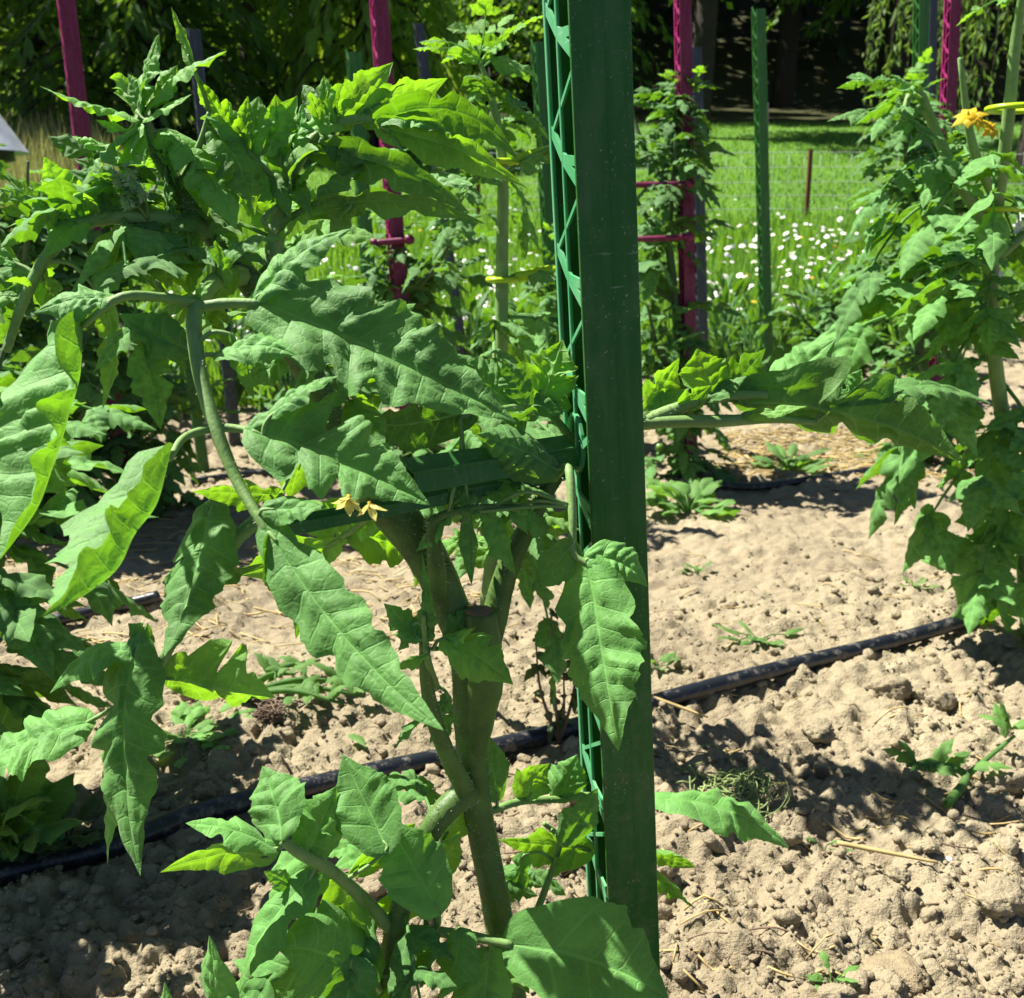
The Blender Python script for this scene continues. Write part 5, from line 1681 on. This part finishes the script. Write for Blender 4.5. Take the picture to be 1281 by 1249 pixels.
# bird feeder with tin roof at the left edge
D = 6.0
c = at(-22, 190, D)
gz = float(ground_z(c[0], D))
bf = thing('bird_feeder', (c[0], D, gz), 'bird feeder with conical galvanised roof at the left edge', 'bird feeder')
h0 = c[2] - gz
th = 28


def lathe(prof, n=28):
    V = np.array([[r * math.cos(2 * PI * k / n), r * math.sin(2 * PI * k / n), z] for r, z in prof for k in range(n)])
    F = [[i * n + k, i * n + (k + 1) % n, (i + 1) * n + (k + 1) % n, (i + 1) * n + k] for i in range(len(prof) - 1) for k in range(n)]
    return V, np.array(F)


k_ = depth_at(190, D) / F_PX
ob('roof', mesh('roof', *lathe([(.25 * k_, h0 + 78 * k_), (6 * k_, h0 + 74 * k_), (54 * k_, h0), (56 * k_, h0 - 1 * k_), (53.5 * k_, h0 - .5 * k_), (4 * k_, h0 + 62 * k_)]), M['tin']), bf)
ob('seed_tube', mesh('seed_tube', *lathe([(.1 * k_, h0 + 12 * k_), (36 * k_, h0 + 10 * k_), (37 * k_, h0 - 10 * k_), (26 * k_, h0 - 13 * k_), (.1 * k_, h0 - 14 * k_)]), M['black']), bf)
ob('pole', mesh('pole', *tube([np.array((0, 0, -.1)), np.array((0, 0, h0 - 12 * k_))], [.03, .03], 10, 2)[:2], M['black']), bf)


# ------------------------------------------------------------------ trees
def leaf_tris(P, d, L, W, rg):
    """diamond leaves: centres P, directions d"""
    n = len(P)
    q = rg.normal(size=(n, 3))
    s = unit(np.cross(d, q))
    L = L * rg.uniform(.6, 1.3, (n, 1))
    W = W * rg.uniform(.6, 1.3, (n, 1))
    V = np.stack([P, P + d * L * .5 + s * W, P + d * L, P + d * L * .5 - s * W], 1).reshape(-1, 3)
    F = (np.arange(n) * 4)[:, None] + np.arange(4)
    return V, F


def conifer(x, y, h, r, nbr, lab, mat, seed, L=.16, W=.03, per=70, low=.02, droop=.5, name='conifer_tree'):
    rg = np.random.default_rng(seed)
    z = float(hill(np.array(x), np.array(y)))
    root = thing(name, (x, y, z - .1), lab, 'tree', 'trees at the wood edge')
    V, F, uv = tube([np.array((0, 0, 0)), np.array((.05, 0, h * .5)), np.array((0, 0, h))], [h * .028, h * .018, .02], 9, 4, bump=.05)
    ob('trunk', mesh('trunk', V, F, M['bark'], uv), root)
    br, Vs, Fs = [], [], []
    n0 = 0
    for k in range(nbr):
        f = low + (1 - low) * (k / nbr) ** .9
        a = 2.4 * k + rg.uniform(-.3, .3)
        ln = r * (1 - f) ** .7 * rg.uniform(.6, 1.1) + .25
        q = np.array((0, 0, h * f))
        o_ = np.array((math.cos(a), math.sin(a), 0))
        pts = [q, q + o_ * ln * .5 + np.array((0, 0, .12 * ln)), q + o_ * ln + np.array((0, 0, -droop * ln * .5))]
        br.append(tube(pts, [.03, .02, .006], 5, 4))
        S_ = spline(pts, 10)
        T_ = unit(np.gradient(S_, axis=0))
        m = per
        i = rg.integers(2, len(S_), m)
        side = np.cross(T_[i], np.array((0, 0, 1.0)))
        off = rg.uniform(-1, 1, (m, 1)) * ln * .33 * (1 - (i / len(S_))[:, None] * .55)
        P = S_[i] + side * off + rg.normal(size=(m, 3)) * .04 + np.array((0, 0, -1)) * np.abs(off) * droop * .8
        d = unit(T_[i] * .8 + side * np.sign(off) * .8 + np.array((0, 0, -droop)) + rg.normal(size=(m, 3)) * .35)
        V, F = leaf_tris(P, d, L, W, rg)
        Vs.append(V)
        Fs.append(F + n0)
        n0 += len(V)
    V, F, uv = cat_geo(br)
    ob('branches', mesh('branches', V, F, M['bark'], uv), root)
    ob('crown', mesh('crown', np.concatenate(Vs), np.concatenate(Fs), M[mat]), root)
    return root


def broad(x, y, h, r, ncl, lab, mat, seed, L=.16, W=.05, per=220, z0=.25, name='broadleaf_tree'):
    rg = np.random.default_rng(seed)
    z = float(hill(np.array(x), np.array(y)))
    root = thing(name, (x, y, z - .1), lab, 'tree', 'trees at the wood edge')
    V, F, uv = tube([np.array((0, 0, 0)), np.array((.1, 0, h * .35)), np.array((-.05, 0, h * .7))], [h * .03, h * .022, h * .008], 9, 4, bump=.05)
    ob('trunk', mesh('trunk', V, F, M['bark'], uv), root)
    br, Vs, Fs, n0 = [], [], [], 0
    for k in range(ncl):
        u = unit(rg.normal(size=3))
        rad = rg.random() ** .4
        c = np.array((u[0] * r * rad, u[1] * r * rad, h * (z0 + (1 - z0) * (.5 + .5 * u[2] * rad))))
        q = np.array((0, 0, h * rg.uniform(.2, .6)))
        br.append(tube([q, (q + c) / 2 + rg.normal(size=3) * .15, c], [.05, .03, .01], 5, 3))
        m = per
        P = c + rg.normal(size=(m, 3)) * np.array((.42, .42, .26)) * r * .42
        d = unit(rg.normal(size=(m, 3)) + np.array((0, 0, -.4)))
        V, F = leaf_tris(P, d, L, W, rg)
        Vs.append(V)
        Fs.append(F + n0)
        n0 += len(V)
    V, F, uv = cat_geo(br)
    ob('limbs', mesh('limbs', V, F, M['bark'], uv), root)
    ob('crown', mesh('crown', np.concatenate(Vs), np.concatenate(Fs), M[mat]), root)


def willow(x, y, h, r, nst, lab, seed):
    rg = np.random.default_rng(seed)
    z = float(hill(np.array(x), np.array(y)))
    root = thing('willow_tree', (x, y, z - .1), lab, 'tree', 'trees at the wood edge')
    V, F, uv = tube([np.array((0, 0, 0)), np.array((.1, 0, h * .4)), np.array((0, 0, h * .8))], [.22, .16, .05], 9, 4, bump=.05)
    ob('trunk', mesh('trunk', V, F, M['bark'], uv), root)
    st_, Vs, Fs, n0 = [], [], [], 0
    for k in range(nst):
        a = rg.uniform(0, 2 * PI)
        rr = r * rg.uniform(.25, 1)
        top = np.array((math.cos(a) * rr, math.sin(a) * rr, h * rg.uniform(.6, 1) * (1 - .25 * rr / r)))
        ln = rg.uniform(.9, 2.6)
        pts = [np.array((0, 0, h * .7)), top, top + np.array((math.cos(a) * .2, math.sin(a) * .2, -ln * .5)), top + np.array((math.cos(a) * .25, math.sin(a) * .25, -ln))]
        st_.append(tube(pts, [.02, .010, .006, .003], 4, 4))
        S_ = spline(pts[1:], 12)
        m = 46
        i = rg.integers(0, len(S_), m)
        P = S_[i] + rg.normal(size=(m, 3)) * .025
        d = unit(np.array((0, 0, -1)) + rg.normal(size=(m, 3)) * .45)
        V, F = leaf_tris(P, d, .13, .013, rg)
        Vs.append(V)
        Fs.append(F + n0)
        n0 += len(V)
    V, F, uv = cat_geo(st_)
    ob('branches', mesh('branches', V, F, M['bark'], uv), root)
    ob('crown', mesh('crown', np.concatenate(Vs), np.concatenate(Fs), M['leaf_willow']), root)


willow(6.2, 13.0, 5.2, 1.9, 150, 'pale weeping willow hanging into the upper right corner', 41)
conifer(-5.0, 15.5, 8.0, 2.3, 120, 'feathery green conifer behind the growing tip at upper left', 'leaf_fir', 42, L=.30, W=.045, per=90, droop=.6)
conifer(-2.1, 16.0, 7.5, 1.7, 110, 'conifer with pale drooping boughs behind the second magenta stake', 'leaf_bough', 43, L=.32, W=.05, per=70, droop=1.2, low=.05)
conifer(-7.5, 17.5, 9.5, 3.0, 120, 'dark conifer at the upper left corner behind the dry bank', 'leaf_fir', 44, L=.30, W=.05, per=90)
broad(3.1, 18.5, 8.0, 2.0, 46, 'light leaved tree behind the magenta stake right of the front stake', 'leaf_bough', 45, L=.22, W=.06, per=170, z0=.32)
broad(-9.5, 15.5, 7.5, 2.6, 40, 'yellow green leafy tree in the upper left corner', 'leaf_tree', 46, L=.2, W=.06, per=200, z0=.28)
conifer(1.0, 24.0, 11.0, 3.0, 110, 'tall dark conifer hidden behind the front stake', 'leaf_fir', 47, L=.26, W=.05, per=90, low=.12)
conifer(8.6, 25.0, 11.0, 3.0, 110, 'dark conifer at the wood edge right of the slim green stake', 'leaf_fir', 48, L=.26, W=.05, per=90, low=.22)
broad(11.0, 22.5, 9.0, 3.2, 50, 'dark leafy tree at far right behind the willow', 'leaf_tree', 49, L=.24, W=.07, per=200)
broad(6.6, 27.0, 10.0, 3.2, 50, 'shaded tree with bare trunk above the lawn', 'leaf_tree', 50, L=.26, W=.08, per=190, z0=.36)
conifer(-5.6, 24.0, 11.0, 3.2, 110, 'tall dark conifer in the wood behind the front plant', 'leaf_fir', 51, L=.28, W=.05, per=95)
conifer(-0.8, 27.0, 12.0, 3.2, 110, 'tall dark conifer deep in the wood left of the front stake', 'leaf_fir', 52, L=.28, W=.05, per=95)
conifer(-11.5, 23.0, 12.0, 3.4, 110, 'tall dark conifer deep in the wood at far left', 'leaf_fir', 53, L=.28, W=.05, per=95)

# the wood behind, one mass
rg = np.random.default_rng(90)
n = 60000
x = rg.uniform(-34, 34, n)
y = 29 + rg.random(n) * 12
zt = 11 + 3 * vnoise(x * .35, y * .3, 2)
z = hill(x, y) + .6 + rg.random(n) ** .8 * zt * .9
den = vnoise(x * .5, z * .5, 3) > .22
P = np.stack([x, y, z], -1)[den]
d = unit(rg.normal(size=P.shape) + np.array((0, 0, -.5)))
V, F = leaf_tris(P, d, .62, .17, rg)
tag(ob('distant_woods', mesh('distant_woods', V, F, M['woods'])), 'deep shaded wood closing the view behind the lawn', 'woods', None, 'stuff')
